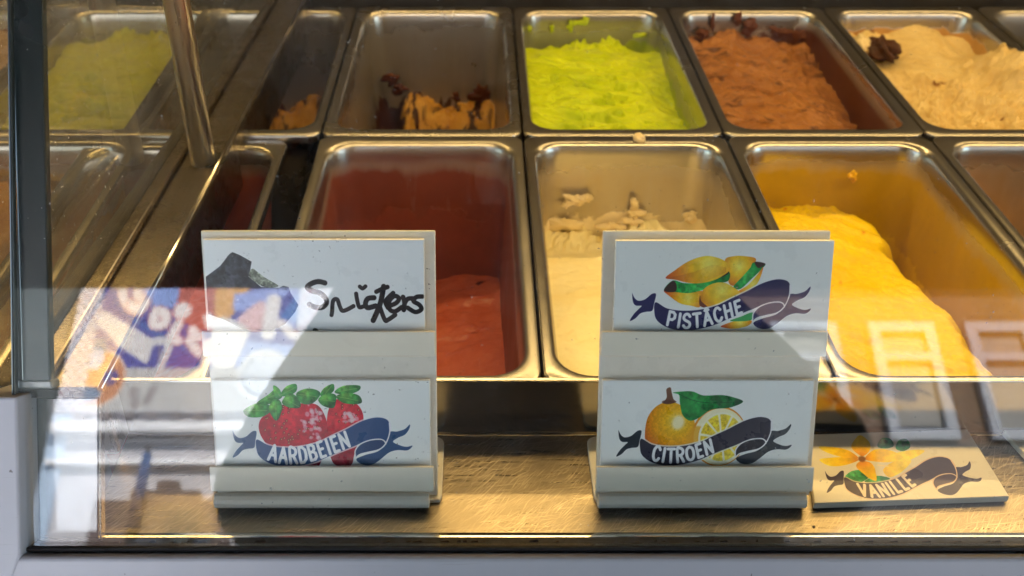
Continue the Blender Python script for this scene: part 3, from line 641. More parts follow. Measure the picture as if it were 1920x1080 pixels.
# ------------------------------------------------------------------ steel pans and the ice cream in them
PW, PL, PD = .1688, .3238, .150
FX, FY = .0066, .0125                                           # rim widths at the sides and at the ends
def rrect(hx, hy, r, n=7):
    out = []
    for cx, cy, a in ((hx-r, hy-r, 0), (-hx+r, hy-r, 90), (-hx+r, -hy+r, 180), (hx-r, -hy+r, 270)):
        for i in range(n+1):
            t = R(a+90*i/n); out.append((cx+r*math.cos(t), cy+r*math.sin(t)))
    return out
OX, OY = PW/2-FX, PL/2-FY                                       # half size of the opening
TAPER = .075
def half(z):                                                    # inner half sizes at depth z below the rim
    d = max(0, -z-.004); return OX-.0035-TAPER*d, OY-.0035-TAPER*d, .021+.04*d
def pan_mesh():
    loops = []
    for hx, hy, r, z in ((PW/2-.0002, PL/2-.0002, .011, -.0075), (PW/2, PL/2, .0112, -.0018), (PW/2-.0004, PL/2-.0004, .011, -.0006), (PW/2-.0014, PL/2-.0014, .0105, 0),
                         (OX+.0012, OY+.0012, .0235, -.0002), (OX, OY, .023, -.0006), (OX-.0012, OY-.0012, .0225, -.0016), (OX-.0024, OY-.0024, .022, -.0036), (OX-.0032, OY-.0032, .0212, -.0068)):
        loops.append((hx, hy, r, z))
    for z in (-.012, -.03, -.06, -.09, -.125): hx, hy, r = half(z); loops.append((hx, hy, r, z))
    hx, hy, r = half(-.135)
    for k in range(1, 6): a = R(90*k/5); loops.append((hx-.014*(1-math.cos(a)), hy-.014*(1-math.cos(a)), r, -.135-.014*math.sin(a)))
    loops.append((hx*.5, hy*.6, r*.5, -.1495))
    V, Fc = [], []; n = 32
    for hx, hy, r, z in loops: V += [(x, y, z) for x, y in rrect(hx, hy, r)]
    for k in range(len(loops)-1):
        for i in range(n): a, b = k*n+i, k*n+(i+1) % n; Fc.append((a, b, b+n, a+n))
    Fc.append(tuple(range((len(loops)-1)*n, len(loops)*n)))
    me = bpy.data.meshes.new("steel_pan"); me.from_pydata(V, [], Fc); me.polygons.foreach_set('use_smooth', [True]*len(Fc)); me.update(); return me
PAN = pan_mesh()
NEAR = 1+.0062/OY                                               # the front row has a narrower rim at its near end
PANF = PAN.copy()
for i_, v_ in enumerate(PANF.vertices):
    if i_ >= 4*32 and v_.co.y < 0: v_.co.y *= NEAR
def col_x(c): return -.0479+.1704*c                             # centre of a column
PANS = {}
ROWY = {1: 1.1-PL/2, 2: .7758-PL/2}
def pan(c, r, label, mat, dx=0.0, dz=0.0, rot=0.0, x=None):
    me = (PANF if r == 2 else PAN).copy(); me.materials.append(mat)
    o = bpy.data.objects.new("steel_pan", me); COL.objects.link(o); o.location = (col_x(c)+dx if x is None else x, ROWY[r], ZR+dz); o.rotation_euler.z = R(rot)
    return tag(o, label, "pan", "steel ice cream pans in the case")
def ice_cream(p, label, mat, f, nx=150, ny=260, group=None):
    """a sheet from wall to wall of the pan; f gives its height below the rim at every point"""
    u = np.linspace(-1, 1, nx); v = np.linspace(-1, 1, ny); uu, vv = np.meshgrid(u, v)
    x0 = uu*(OX-.008); y0 = vv*(OY-.008); z = f(x0, y0)
    d = np.maximum(0, -z-.004); hx = OX-.0030-TAPER*d; hy = OY-.0030-TAPER*d; r = .021+.04*d
    y = vv*hy; e = np.clip((np.abs(y)-(hy-r))/r, 0, 1); x = uu*(hx-r*(1-np.sqrt(1-e*e)))
    if p.location.y < .7: y = np.where(y < 0, y*NEAR, y)
    V = np.stack([x, y, z], -1).reshape(-1, 3); i = np.arange(nx*ny).reshape(ny, nx)
    Fq = np.stack([i[:-1, :-1], i[:-1, 1:], i[1:, 1:], i[1:, :-1]], -1).reshape(-1, 4)
    o = link("ice_cream", V.tolist(), Fq.tolist(), mat, None, True); o.location = p.location; o.rotation_euler = p.rotation_euler; o.scale = p.scale
    return tag(o, label, "ice cream", group or "ice cream in the pans")
def ridged(x, y, s, o=3): return 1-np.abs(fbm(x, y, s, o))*2.4
def crag(x, y, a=.004, s=60, seed=3): return a*fbm(x*s, y*s, seed, 5, .55)

# --- lime
def f_lime(x, y):
    z = -.031+.006*gauss(x, y, -.05, .0, .05, .12)-.008*sstep(.03, .075, x)*sstep(.12, -.02, y)-.004*gauss(x, y, .075, -.06, .02, .10)+.004*sstep(.05, -.12, y)
    far = sstep(.095, .142, y); z = z+far*(.018*fbm(x*60, y*30+3, 5, 5, .6)+.013*gauss(x, y, -.014, .14, .012, .03)+.016*gauss(x, y, .026, .14, .016, .03)-.009-.010*gauss(x, y, .06, .14, .02, .03)-.006*gauss(x, y, -.06, .14, .02, .03))
    tear = sstep(.16, .30, fbm(x*55+y*25, y*150, 11, 3)); z = z-.014*tear*sstep(.09, -.03, np.abs(x))*sstep(.1, .0, y)
    z = z+.0016*np.sin((np.hypot(x+.02, y-.16))*260+6*fbm(x*20, y*20, 2, 3))*sstep(.10, -.05, y)
    return z+crag(x, y, .0045, 32, 4)+.0026*np.clip(ridged(x*22+2*fbm(x*15, y*15, 6, 2), y*60+x*12, 41, 3)-.2, -.4, .6)*sstep(.13, .06, y)+.003*sstep(-.06, -.075, x)
PANS['lime'] = p = pan(1, 1, "steel pan of lime green ice cream, middle of the back row", pan_steel("pan film lime", srgb(156, 172, 26), -.040, .020, .6, srgb(122, 128, 52), seed=2, side=.12))
ice_cream(p, "bright lime green ice cream with torn ridges, in the back row", ice("lime ice", srgb(206, 222, 24), srgb(170, 194, 0), 24, sss=.05, bstr=.5, streaks=(srgb(164, 182, 0), 22, .60, (.8, 2.6, 1))), f_lime)
# --- chocolate
def f_choc(x, y):
    z = -.036-.009*sstep(.0, .075, x)+.006*gauss(x, y, -.03, .02, .05, .1)
    far = sstep(.06, .14, y); z = z+far*(.010*fbm(x*60, y*40, 8, 4)+.006)
    sw = ridged(x*16+3*fbm(x*14, y*14, 3, 2), y*44+2*fbm(x*18, y*18, 9, 2), 21, 3); z = z+.0045*np.clip(sw, -1, 1)
    return z+crag(x, y, .004, 70, 9)-.006*gauss(x, y, .07, -.05, .016, .12)
PANS['choc'] = p = pan(2, 1, "steel pan of milk chocolate ice cream with dark smears up its right wall", pan_steel("pan film chocolate", srgb(84, 40, 16), -.030, .028, .45, srgb(120, 84, 66), seed=5, side=.35))
ice_cream(p, "milk chocolate brown ice cream with swirled ridges, in the back row", ice("chocolate ice", srgb(164, 112, 62), srgb(138, 88, 44), 26, streaks=(srgb(92, 54, 26), 30, .56, (.8, 3, 1)), specks=None), f_choc)
# --- cookie
def f_cookie(x, y):
    z = -.026+.004*np.sin(x*40)-.010*gauss(x, y, .03, .06, .035, .05)+.030*sstep(.03, .078, x)*sstep(.10, .03, y)*sstep(-.17, -.02, y)
    far = sstep(.09, .142, y); z = z+far*(.006*fbm(x*50, 2, 7, 3)+.006)-.012*gauss(x, y, .06, .12, .016, .04)
    rough = sstep(.07, -.03, y+x*.4); z = z+(.003+.011*rough)*fbm(x*55, y*55, 13, 5, .62)+.012*rough*np.clip(fbm(x*110, y*60, 19, 3), 0, 1)
    spike = sstep(.02, .06, x)*sstep(.09, .05, y)*sstep(.0, .05, y); return z+.034*spike*np.clip(fbm(x*120, y*55, 17, 2), 0, 1)
p = pan(3, 1, "steel pan of beige cookie ice cream filled nearly to its rim", pan_steel("pan film cookie", srgb(196, 152, 88), -.020, .012, .12, srgb(160, 130, 90), seed=8))
ice_cream(p, "beige cookie ice cream with ragged heaps at the right, in the back row", ice("cookie ice", srgb(226, 204, 150), srgb(206, 178, 118), 34, bstr=.8, specks=(srgb(134, 92, 50), 46, .69)), f_cookie, 170, 300)
# chocolate cookie chunk lying on it
def chunk(loc, r, mat, name, label, cat, seed, sc=(1, .8, .6), group=None):
    bm = bmesh.new(); bmesh.ops.create_icosphere(bm, subdivisions=4, radius=1)
    for v_ in bm.verts:
        q = v_.co.normalized(); n = fbm(np.array([q.x*2.3+q.z]), np.array([q.y*2.3-q.z*1.3]), seed, 4)[0]
        v_.co = Vector((q.x*sc[0], q.y*sc[1], q.z*sc[2]))*r*(1+.8*n)
    me = bpy.data.meshes.new(name); bm.to_mesh(me); bm.free(); me.materials.append(mat); me.polygons.foreach_set('use_smooth', [True]*len(me.polygons))
    o = bpy.data.objects.new(name, me); COL.objects.link(o); o.location = loc; return tag(o, label, cat, group)
M_dark = ice("dark chocolate chunk", srgb(58, 34, 22), srgb(92, 58, 42), 90, .4, .9, 200, sss=0)
M_cream2 = ice("cream lump", srgb(240, 222, 180), srgb(226, 204, 156), 60, .4, .6)
q = un(1655, 92, ZR-.018); chunk(q, .017, M_dark, "cookie_chunk", "dark chocolate cookie chunk sunk in the beige ice cream", "cookie chunk", 5, (.95, 1.1, .55))
q = un(1612, 84, ZR-.017); chunk(q, .011, M_cream2, "cream_lump", "pale cream lump left of the dark cookie chunk", "cream lump", 9, (.8, 1.3, .7))
# --- nearly empty caramel pans
def f_caramel(x, y):
    z = -.146+.002*fbm(x*30, y*30, 3, 3)
    h = .058*sstep(.070, .125, y+.014*fbm(x*40, 1, 4, 3))*(sstep(-.056, -.034, x)*.8+.2*sstep(.0, .05, x)*fbm(x*50, 3, 2, 3)); h = h+.016*gauss(x, y, -.028, .13, .014, .02)-.008*gauss(x, y, .02, .13, .03, .03)
    h = h+sstep(.085, .12, y)*(.006*fbm(x*90, y*60, 6, 4)); return z+np.maximum(h, 0)+crag(x, y, .003, 80, 5)
M_caramel = ice("caramel ice", srgb(204, 158, 70), srgb(178, 122, 44), 30, .35, .7, streaks=(srgb(58, 26, 8), 30, .50, (1.5, .6, .6)))
M_pcar = pan_steel("pan film caramel", srgb(66, 30, 8), -.104, .05, .35, srgb(96, 76, 48), streak=True, seed=3, nscale=34, rough=.26)
PANS['caramel'] = p = pan(0, 1, "nearly empty steel pan with caramel scraps, left of the lime green one", M_pcar)
ice_cream(p, "caramel and chocolate ice cream scraps against the far wall of an empty pan", M_caramel, f_caramel, 150, 240)
p = pan(-1, 1, "half hidden empty steel pan beside the side rail, back row", pan_steel("pan film caramel dim", srgb(74, 36, 10), -.112, .04, .3, srgb(90, 70, 46), streak=True, seed=9, nscale=30))
ice_cream(p, "scraps of caramel ice cream in the pan next to the side rail", M_caramel, lambda x, y: f_caramel(-x+.012, y)-.004, 110, 180)
p = pan(4, 1, "empty clean steel pan cut by the right edge, back row", pan_steel("pan clean", None, rough=.3))
# --- front row: red brown, cream, yellow
def f_red(x, y):
    z = -.128+.016*sstep(-.06, .08, x)*sstep(.16, .02, y)+.030*sstep(.12, -.15, y)+.010*gauss(x, y, .062, .11, .03, .03)
    z = z-.004*np.clip(fbm(x*40+30*y, y*60, 15, 3), 0, 1); return z+crag(x, y, .006, 16, 12)+crag(x, y, .0007, 90, 2)
M_pred = pan_steel("pan film red brown", srgb(130, 62, 42), -.070, .05, 1.5, srgb(122, 60, 42), seed=4, nscale=12, rough=.3)
p = pan(0, 2, "steel pan coated red brown inside, behind the handwritten card", M_pred)
ice_cream(p, "red brown ice cream low in its pan, behind the handwritten card", ice("red brown ice", srgb(188, 100, 76), srgb(166, 78, 56), 22, .22, .3, 60, specks=(srgb(84, 26, 12), 50, .68)), f_red)
p = pan(-1, 2, "dark brown coated steel pan beside the side rail, front row", pan_steel("pan film dark brown", srgb(150, 74, 52), -.06, .05, 1.5, srgb(156, 80, 58), seed=7, nscale=12), dx=-.026, dz=-.004)
ice_cream(p, "dark red brown ice cream in the pan next to the side rail", ice("red brown ice dim", srgb(210, 112, 84), srgb(186, 90, 62), 22, .3, .35, 60), lambda x, y: f_red(x, y)+.014, 110, 180)
def f_cream(x, y):
    far = sstep(.11, .145, y); z = -.088+.050*sstep(.14, -.14, y)+far*(.022*fbm(x*80, y*40+5, 6, 4, .6)+.010*gauss(x, y, .02, .15, .012, .03)+.012*gauss(x, y, .058, .15, .02, .03)+.006)
    z = z+.022*sstep(-.066, -.074, x)*sstep(.09, .13, y); return z+crag(x, y, .0045, 18, 8)+crag(x, y, .0012, 90, 3)
PANS['cream'] = p = pan(1, 2, "steel pan of pale cream ice cream with splashes on its far wall", pan_steel("pan film cream", srgb(240, 226, 190), -.066, .030, .6, srgb(186, 164, 110), seed=11, nscale=22))
ice_cream(p, "smooth pale yellow cream ice cream, front row between the two card holders", ice("cream ice", srgb(246, 240, 208), srgb(240, 228, 178), 14, .4, .3, 70), f_cream)
def f_yellow(x, y):
    z = -.056+.020*sstep(.15, -.15, y)-.050*sstep(.030, .076, x+.02*fbm(y*20, x*8, 4, 3)+.10*(y-.02)*(y > 0)*.6)
    z = z-.03*gauss(x, y, .075, .12, .030, .06)+.004*np.clip(ridged(x*14+2*fbm(x*9, y*9, 5, 2), y*26+x*16, 51, 4)-.3, -.5, .6); far = sstep(.12, .147, y); z = z+far*(.004*fbm(x*60, 3, 6, 3))
    z = z-.003*np.clip(fbm(x*50, y*50+40*x, 25, 3)-.1, 0, 1); return z+crag(x, y, .005, 20, 6)+crag(x, y, .0014, 110, 7)+.006*gauss(x, y, -.02, .06, .03, .02)+.006*sstep(.02, .06, x)*fbm(x*60, y*60, 33, 4)
PANS['yellow'] = p = pan(2, 2, "steel pan of bright yellow ice cream scooped out along its right wall", pan_steel("pan film yellow", srgb(206, 172, 0), -.086, .03, 1.5, srgb(182, 148, 0), seed=13, nscale=18))
ice_cream(p, "bright mango yellow ice cream, front row behind the lying card", ice("yellow ice", srgb(234, 206, 0), srgb(224, 192, 0), 16, .38, .45, 60, specks=(srgb(206, 120, 6), 60, .70)), f_yellow, 170, 300)
p = pan(3, 2, "steel pan with a golden film inside, cut by the right edge, front row", pan_steel("pan film golden", srgb(170, 112, 26), -.10, .04, .6, srgb(134, 96, 42), seed=17))
ice_cream(p, "golden ice cream low in the front pan at the right edge", ice("golden ice", srgb(232, 176, 20), srgb(216, 150, 14), 16), lambda x, y: f_yellow(x, y)-.03, 110, 180)
# --- the bay beyond the side pane
xb = -.365
p = pan(0, 1, "steel pan of lime ice cream beyond the side pane, back row", pan_steel("pan film lime pale", srgb(150, 160, 40), -.03, .012, .5, srgb(130, 130, 60), seed=21), x=xb)
ice_cream(p, "dull lime ice cream seen through the side pane", ice("lime ice dull", srgb(196, 200, 46), srgb(180, 186, 40), 30), lambda x, y: f_lime(-x, y)+.010, 110, 180)
p = pan(0, 1, "steel pan of mocha ice cream at the far left, back row", pan_steel("pan film mocha", srgb(140, 92, 52), -.02, .01, .4, srgb(120, 90, 60), seed=23), x=xb-.1704)
M_mocha = ice("mocha ice", srgb(172, 146, 120), srgb(144, 116, 90), 40, .5, .8, 90, streaks=(srgb(104, 62, 34), 40, .62, (1, 3, 1)))
f_mocha = lambda x, y: -.022+.004*ridged(x*12, y*50, 31, 3)+crag(x, y, .006, 50, 6)
ice_cream(p, "brown rippled mocha ice cream at the far left, back row", M_mocha, f_mocha, 110, 180)
p = pan(0, 2, "steel pan of mocha ice cream with a yellow edge, beyond the side pane", pan_steel("pan film honey", srgb(190, 140, 40), -.03, .03, .7, srgb(150, 112, 50), seed=25), x=xb)
ice_cream(p, "mocha ice cream with a honey yellow edge, seen through the side pane", ice("mocha honey ice", srgb(190, 142, 70), srgb(164, 112, 52), 26, .5, .8, 90), lambda x, y: -.03-.05*sstep(.0, .06, x)+crag(x, y, .007, 50, 8), 110, 180)
p = pan(0, 2, "steel pan of golden mocha ice cream at the far left, front row", pan_steel("pan film mocha gold", srgb(190, 130, 40), -.02, .01, .4, srgb(120, 90, 60), seed=27), x=xb-.1704)
ice_cream(p, "brown and golden mocha ice cream at the far left, front row", ice("mocha gold ice", srgb(196, 142, 76), srgb(168, 112, 44), 14, .5, .8, 90, streaks=(srgb(206, 150, 30), 16, .52, (1, 2, 1))), f_mocha, 110, 180)
# splashes dried on to the far walls: parts of their pans
def splash(pn, px, py, yw, w_, h_, mat, seed):
    c = on_plane(px, py, (0, yw, 0), (0, -1, 0)); bm = bmesh.new(); bmesh.ops.create_icosphere(bm, subdivisions=4, radius=1)
    for v_ in bm.verts:
        q = v_.co.normalized(); a = math.atan2(q.z, q.x); n = fbm(np.array([math.cos(a)*1.1+5]), np.array([math.sin(a)*1.1+3]), seed, 4, .5)[0]+.5*fbm(np.array([q.x*3]), np.array([q.z*3]), seed+7, 3)[0]
        k = 1+.9*n; v_.co = Vector((q.x*w_*k, q.y*.0022*(1+n), q.z*h_*k))
    me = bpy.data.meshes.new("splash"); bm.to_mesh(me); bm.free(); me.materials.append(mat); me.polygons.foreach_set('use_smooth', [True]*len(me.polygons))
    o = bpy.data.objects.new("splash", me); COL.objects.link(o); o.parent = pn; o.matrix_parent_inverse = pn_inv(pn); o.location = c
def pn_inv(pn): return (Matrix.Translation(pn.location) @ Matrix.Diagonal((*pn.scale, 1))).inverted()
M_fl = ice("cream flake", srgb(236, 222, 186), srgb(226, 206, 164), 60, .45, .5, 120)
for a_ in ((1078, 376, .009, .0055), (1100, 372, .006, .003), (1062, 384, .005, .003), (1188, 385, .0032, .006), (1193, 402, .007, .0045), (1183, 414, .009, .004), (1300, 404, .012, .006), (1340, 398, .006, .010), (1055, 420, .012, .006), (1150, 424, .010, .004)): splash(PANS['cream'], a_[0], a_[1], .7495, a_[2], a_[3], M_fl, int(a_[0]))
M_fll = ice("lime flake", srgb(190, 206, 40), srgb(176, 196, 30), 60, .45, .5, 120)
for a_ in ((1085, 42, .008, .003), (1098, 40, .003, .005), (1035, 56, .003, .005), (1200, 66, .007, .003), (990, 56, .003, .004), (1070, 50, .004, .006)): splash(PANS['lime'], a_[0], a_[1], 1.0775, a_[2], a_[3], M_fll, int(a_[0]))
M_flc = ice("chocolate smear", srgb(104, 58, 30), srgb(84, 44, 22), 60, .4, .5, 120)
for a_ in ((1335, 46, .003, .008), (1384, 36, .003, .008), (1404, 52, .007, .008), (1320, 62, .007, .004), (1460, 60, .014, .008), (1500, 70, .012, .012)): splash(PANS['choc'], a_[0], a_[1], 1.0775, a_[2], a_[3], M_flc, int(a_[0]))
M_flk = ice("caramel smear", srgb(92, 44, 14), srgb(70, 32, 10), 60, .35, .5, 120)
for a_ in ((735, 150, .010, .006), (750, 166, .008, .006), (905, 180, .014, .012), (930, 200, .010, .014), (855, 182, .006, .006)): splash(PANS['caramel'], a_[0], a_[1], 1.070, a_[2], a_[3], M_flk, int(a_[0]))
M_fly = ice("yellow smear", srgb(222, 176, 10), srgb(206, 160, 6), 60, .4, .5, 120)
splash(PANS['yellow'], 1600, 330, .7495, .003, .004, M_fly, 3)
# crumbs and drips on the rims
chunk(un(1198, 259, ZR+.003), .0042, M_cream2, "ice_cream_drip", "small cream drip on the rim between the lime and cream pans", "drip", 4, (1.15, .9, .8))
# ------------------------------------------------------------------ card holders and flavour cards
LEAN = R(21); HP = np.array([0, .397, 0.0]); HN = np.array([0, -math.cos(LEAN), math.sin(LEAN)]); HS = np.array([0, math.sin(LEAN), math.cos(LEAN)])
def hp(x, y, n=0.0):
    """across and up on a plane of the leaning holder, n in front of its back plate"""
    p = on_plane(x, y, HP+HN*n, HN); return p.x, float(np.dot(np.array(p)-HP, HS))
def hv(x, s, n): return Vector(HP+HS*s+HN*n+np.array([x, 0, 0]))
M_acr = acrylic("white acrylic", srgb(238, 237, 231), .25, .3)
M_ledge = acrylic("frosted acrylic", srgb(248, 240, 222), .38, .12)
M_card = plain("white card plastic", srgb(238, 239, 237), .3, var=.03, scale=20, bmp=.04)
M_cardy = plain("ivory card plastic", srgb(236, 226, 200), .35, var=.03, scale=20, bmp=.04)
def plate(m, x0, x1, s0, s1, n0, n1):
    m.hexa([hv(x0, s0, n0), hv(x1, s0, n0), hv(x1, s0, n1), hv(x0, s0, n1), hv(x0, s1, n0), hv(x1, s1, n0), hv(x1, s1, n1), hv(x0, s1, n1)])
def holder(x0, x1, xf0, xf1, label):
    h = empty("card_holder", ((x0+x1)/2, .40, 0)); tag(h, label, "card holder", "white acrylic card holders on the deck")
    inv = Matrix.Translation(-h.location)
    def add(mb, name, mat, **kw): o = mb.build(name, mat, **kw); o.parent = h; o.matrix_parent_inverse = inv; return o
    st = hp(900, 433)[1]
    m = MB(); plate(m, x0, x1, .004, st, -.003, 0); add(m, "back_plate", M_acr, bevel=.0007)
    for ya, yb, ex in ((622, 669, .0008), (876, 922, .0014)):
        sa, sb = hp(900, ya, .009)[1], hp(900, yb, .009)[1]
        m = MB(); xa, xb_ = x0-ex+.0004, x1+ex-(.001 if ya < 700 else .003)
        plate(m, xa, xb_, sb, sa, .0065, .009); plate(m, xa, xb_, sb, sb+.0025, .0002, .0063)
        add(m, "card_ledge", M_ledge, bevel=.0006)
    # curved foot that turns from the leaning plate into the flat base
    sb = hp(900, 924, .004)[1]; prof = [np.array([HP[1]+HS[1]*sb+HN[1]*.0062, HS[2]*sb+HN[2]*.0062])]
    yb = .3880
    for k in range(9):
        t = k/8; a = np.array(prof[0]); b = np.array([yb-.0012, .0105]); c_ = np.array([yb+.0005, .0016]); d_ = np.array([yb+.009, .0016])
        prof.append((1-t)**3*a+3*t*(1-t)**2*b+3*t*t*(1-t)*c_+t**3*d_)
    V = []; k = len(prof)
    xa, xb_ = x0+.0006, x1-.0045
    for x in (xa, xb_):
        for j, p_ in enumerate(prof):
            tn = prof[min(j+1, k-1)]-prof[max(j-1, 0)]; tn = tn/np.hypot(*tn); nn = np.array([tn[1], -tn[0]])
            V.append((x, *(p_+nn*.0014))); V.append((x, *(p_-nn*.0014)))
    Fc = []; K = 2*k
    for j in range(k-1):
        a = 2*j; Fc += [(a, a+2, K+a+2, K+a), (a+1, K+a+1, K+a+3, a+3), (a, a+1, a+3, a+2), (K+a, K+a+2, K+a+3, K+a+1)]
    Fc += [(0, K, K+1, 1), (K-2, K-1, 2*K-1, 2*K-2)]
    bm = MB(); bm.add(V, Fc); add(bm, "foot_curve", M_ledge, bevel=.0004)
    m = MB(); r = .006; yb2 = .4475
    pts = [(xf0+.001, yb+.008, .0004), (xf1-.001, yb+.008, .0004), (xf1, yb+.012, .0004)]
    for i in range(6): t = R(90*i/5); pts.append((xf1-r+r*math.cos(t), yb2-r+r*math.sin(t), .0004))
    for i in range(6): t = R(90+90*i/5); pts.append((xf0+r+r*math.cos(t), yb2-r+r*math.sin(t), .0004))
    pts.append((xf0, yb+.012, .0004)); m.prism(pts, (0, 0, 1), .0026); add(m, "foot_plate", M_acr, bevel=.0006)
    return h
def card(corner, n, img, label, rough=.3, mat=None, tn=.0032, skew=0.0):
    """corner: left, right, top, bottom in photo pixels on the card's own face"""
    xl, xr, yt, yb = corner
    x0, st = hp(xl, yt, n+tn); x1, _ = hp(xr, yt, n+tn); _, s0 = hp(900, yb, n+tn)
    c = empty("flavour_card", hv((x0+x1)/2, s0, n)); tag(c, label, "flavour card", "printed flavour cards"); inv = Matrix.Translation(-c.location)
    m = MB()
    plate(m, x0, x1, s0-.0035, st, n, n+tn); o = m.build("card_board", mat or M_card, bevel=.0004); o.parent = c; o.matrix_parent_inverse = inv
    e = .0004; V = [hv(x0+e, s0-.0005, n+tn+.0002), hv(x1-e, s0-.0005, n+tn+.0002), hv(x1-e, st-e, n+tn+.0002), hv(x0+e, st-e, n+tn+.0002)]
    o = link("card_print", V, [(0, 1, 2, 3)], print_mat("printed "+img.name, img, rough), None, uvs=[(0, 0), (1, 0), (1, 1), (0, 1)]); o.parent = c; o.matrix_parent_inverse = inv
    return c
a = hp(373, 433)[0], hp(816, 433)[0]; fl = un(420, 955, .003).x, un(827.5, 955, .003).x
holder(a[0]+.0008, a[1], a[0]+.012, fl[1], "two tier white card holder with the strawberry card in its lower slot")
b = hp(1131, 433)[0], hp(1558, 433)[0]; fr = un(1117, 955, .003).x, un(1517, 955, .003).x
holder(b[0], b[1], fr[0], fr[1], "two tier white card holder with the pistachio card in its upper slot")
card((380, 795, 449, 622), .0004, art_handwritten(), "white card with black handwriting and a dark chocolate bar picture, upper left slot")
card((397, 806, 713, 877), .0004, art_strawberry(), "white card with red strawberries on a blue ribbon, lower left slot")
card((1155, 1565, 451, 622), .0012, art_pistachio(), "white card with pistachio nuts on a navy ribbon, above the citrus card")
card((1130, 1527, 713, 875), .0004, art_citrus(), "white card with an orange and a cut lemon on a dark ribbon")
# cards lying flat on the deck
def lying_card(q, t, img, label, z0=.0008):
    V0 = [Vector((p_.x, p_.y, z0)) for p_ in q]; c0 = sum(V0, Vector())/4
    c = empty("flavour_card", c0); tag(c, label, "flavour card", "printed flavour cards"); inv = Matrix.Translation(-c0)
    m = MB(); m.slab(V0, (0, 0, 1), t); o = m.build("card_board", M_cardy, bevel=.0005); o.parent = c; o.matrix_parent_inverse = inv
    if img:
        V = [c0+(p_-c0)*.99+Vector((0, 0, t+.0002)) for p_ in V0]
        o = link("card_print", V, [(0, 1, 2, 3)], print_mat("printed "+img.name, img), None, uvs=[(0, 0), (1, 0), (1, 1), (0, 1)]); o.parent = c; o.matrix_parent_inverse = inv
T = .0042
fr_ = un(1893, 931, .005); bk_ = un(1814, 805, .005); wid = fr_-bk_
fl_ = un(1527, 944, .005); bl_ = un(1512, 815, .005)
lying_card([fl_, fr_, bk_, bl_], T, art_vanilla(), "ivory card with yellow vanilla flowers lying flat on the steel deck")
lying_card([un(1990, 925, .005), un(2200, 920, .005), un(2100, 803, .005), un(1882, 806, .005)], T, None, "blank ivory card end lying on the deck at the right edge")
# ------------------------------------------------------------------ the street that the pane mirrors, behind the camera
GZ = -1.05; FY_ = -7.0
M_plaster = plain("pale plaster", srgb(188, 186, 192), .85, var=.05, scale=1.5, bmp=.1)
M_trim = plain("white trim", srgb(236, 236, 240), .6, var=.03, scale=3)
M_greyp = plain("grey plaster", srgb(70, 78, 80), .85, var=.08, scale=1.2)
M_brown = brickwork("brown brick", srgb(96, 70, 54), srgb(84, 60, 46), srgb(104, 94, 84))
M_surround = brickwork("dark brick surround", srgb(104, 88, 86), srgb(92, 78, 78), srgb(110, 100, 96))
M_pave = plain("street paving", (.34, .33, .32), .9, var=.15, scale=4, bmp=.3, bdist=.004)
M_pane = plain("dark window glass", (.05, .06, .08), .06, var=.1, coat=1)
M_blind = plain("grey white blind", srgb(128, 126, 124), .8, var=.05)
M_sash = plain("sash paint", srgb(146, 150, 160), .6, var=.04)
M_brickshop = brickwork("shop brick", srgb(120, 74, 56), srgb(104, 62, 48), srgb(150, 144, 136))
M_awn = plain("brown awning cloth", (.012, .010, .009), .9, var=.2, scale=30)
m = MB(); m.box((-60, -60, GZ-.1), (60, 60, GZ)); tag(m.build("street", M_pave), kind="structure")
def rx(x, y): return refl(x, y, FY_).x
def rz(y): return refl(900, y, FY_).z
# plastered house with the shop sign
xl, xr = rx(152, 545), rx(700, 640)+.9
h = empty("plastered_house", ((xl+xr)/2, FY_-3, GZ)); tag(h, "pale plastered house with a painted shop sign, mirrored at the left of the pane", "house")
def hpart(mb, name, mat, root=None, **kw):
    root = root or h; o = mb.build(name, mat, **kw); o.parent = root; o.matrix_parent_inverse = Matrix.Translation(-root.location); return o
m = MB(); m.box((xl, FY_-6, GZ), (xr, FY_, 6.2)); hpart(m, "wall", M_plaster)
m = MB(); m.box((xl, FY_, GZ), (xl+.15, FY_+.03, rz(778))); hpart(m, "corner_pilaster", plain("pale blue trim", srgb(176, 196, 220), .7))
for ya, yb, dep in ((800, 818, .12), (865, 876, .07), (826, 829, .03)):
    m = MB(); m.box((xl+.03, FY_, rz(yb)), (xr, FY_+dep, rz(ya))); hpart(m, "cornice", M_trim, bevel=.01)
n = 17; M_dent = plain("grey dentils", srgb(150, 144, 148), .8)
for i in range(n):
    x = xl+.2+i*(xr-xl-.2)/n; m = MB(); m.box((x, FY_, rz(786)), (x+.075, FY_+.05, rz(778))); hpart(m, "dentil", M_dent)
# dark stepped door surround with an arched fanlight
st = empty("door_surround", (rx(310, 990), FY_+.1, GZ)); tag(st, "dark stepped brick door surround with an arch, mirrored low in the pane", "door surround")
pts = [(185, 1080), (185, 945), (252, 945), (252, 926), (300, 926), (300, 908), (340, 908), (340, 926), (380, 926), (380, 944), (440, 944), (440, 1080)]
P = []
for px, py in pts: P.append(Vector((rx(px, py) if py < 1070 else rx(px, 945), FY_+.001, rz(py) if py < 1070 else GZ)))
m = MB(); m.prism(P, (0, 1, 0), .10); hpart(m, "stepped_gable", M_surround, st)
cxm, czm = rx(330, 985), rz(1012); ar = []
for i in range(13): t = math.pi*i/12; ar.append(Vector((cxm+.34*math.cos(t), FY_+.102, czm+.26*math.sin(t))))
m = MB(); m.prism(ar, (0, 1, 0), .03); hpart(m, "arch_fanlight", plain("brown arch", srgb(116, 100, 84), .8), st)
m = MB(); m.tube((rx(352, 985), FY_+.13, rz(998)), (rx(352, 985), FY_+.19, rz(998)), .13, 24); hpart(m, "round_lamp", plain("dark green lamp", srgb(46, 62, 66), .5), st)
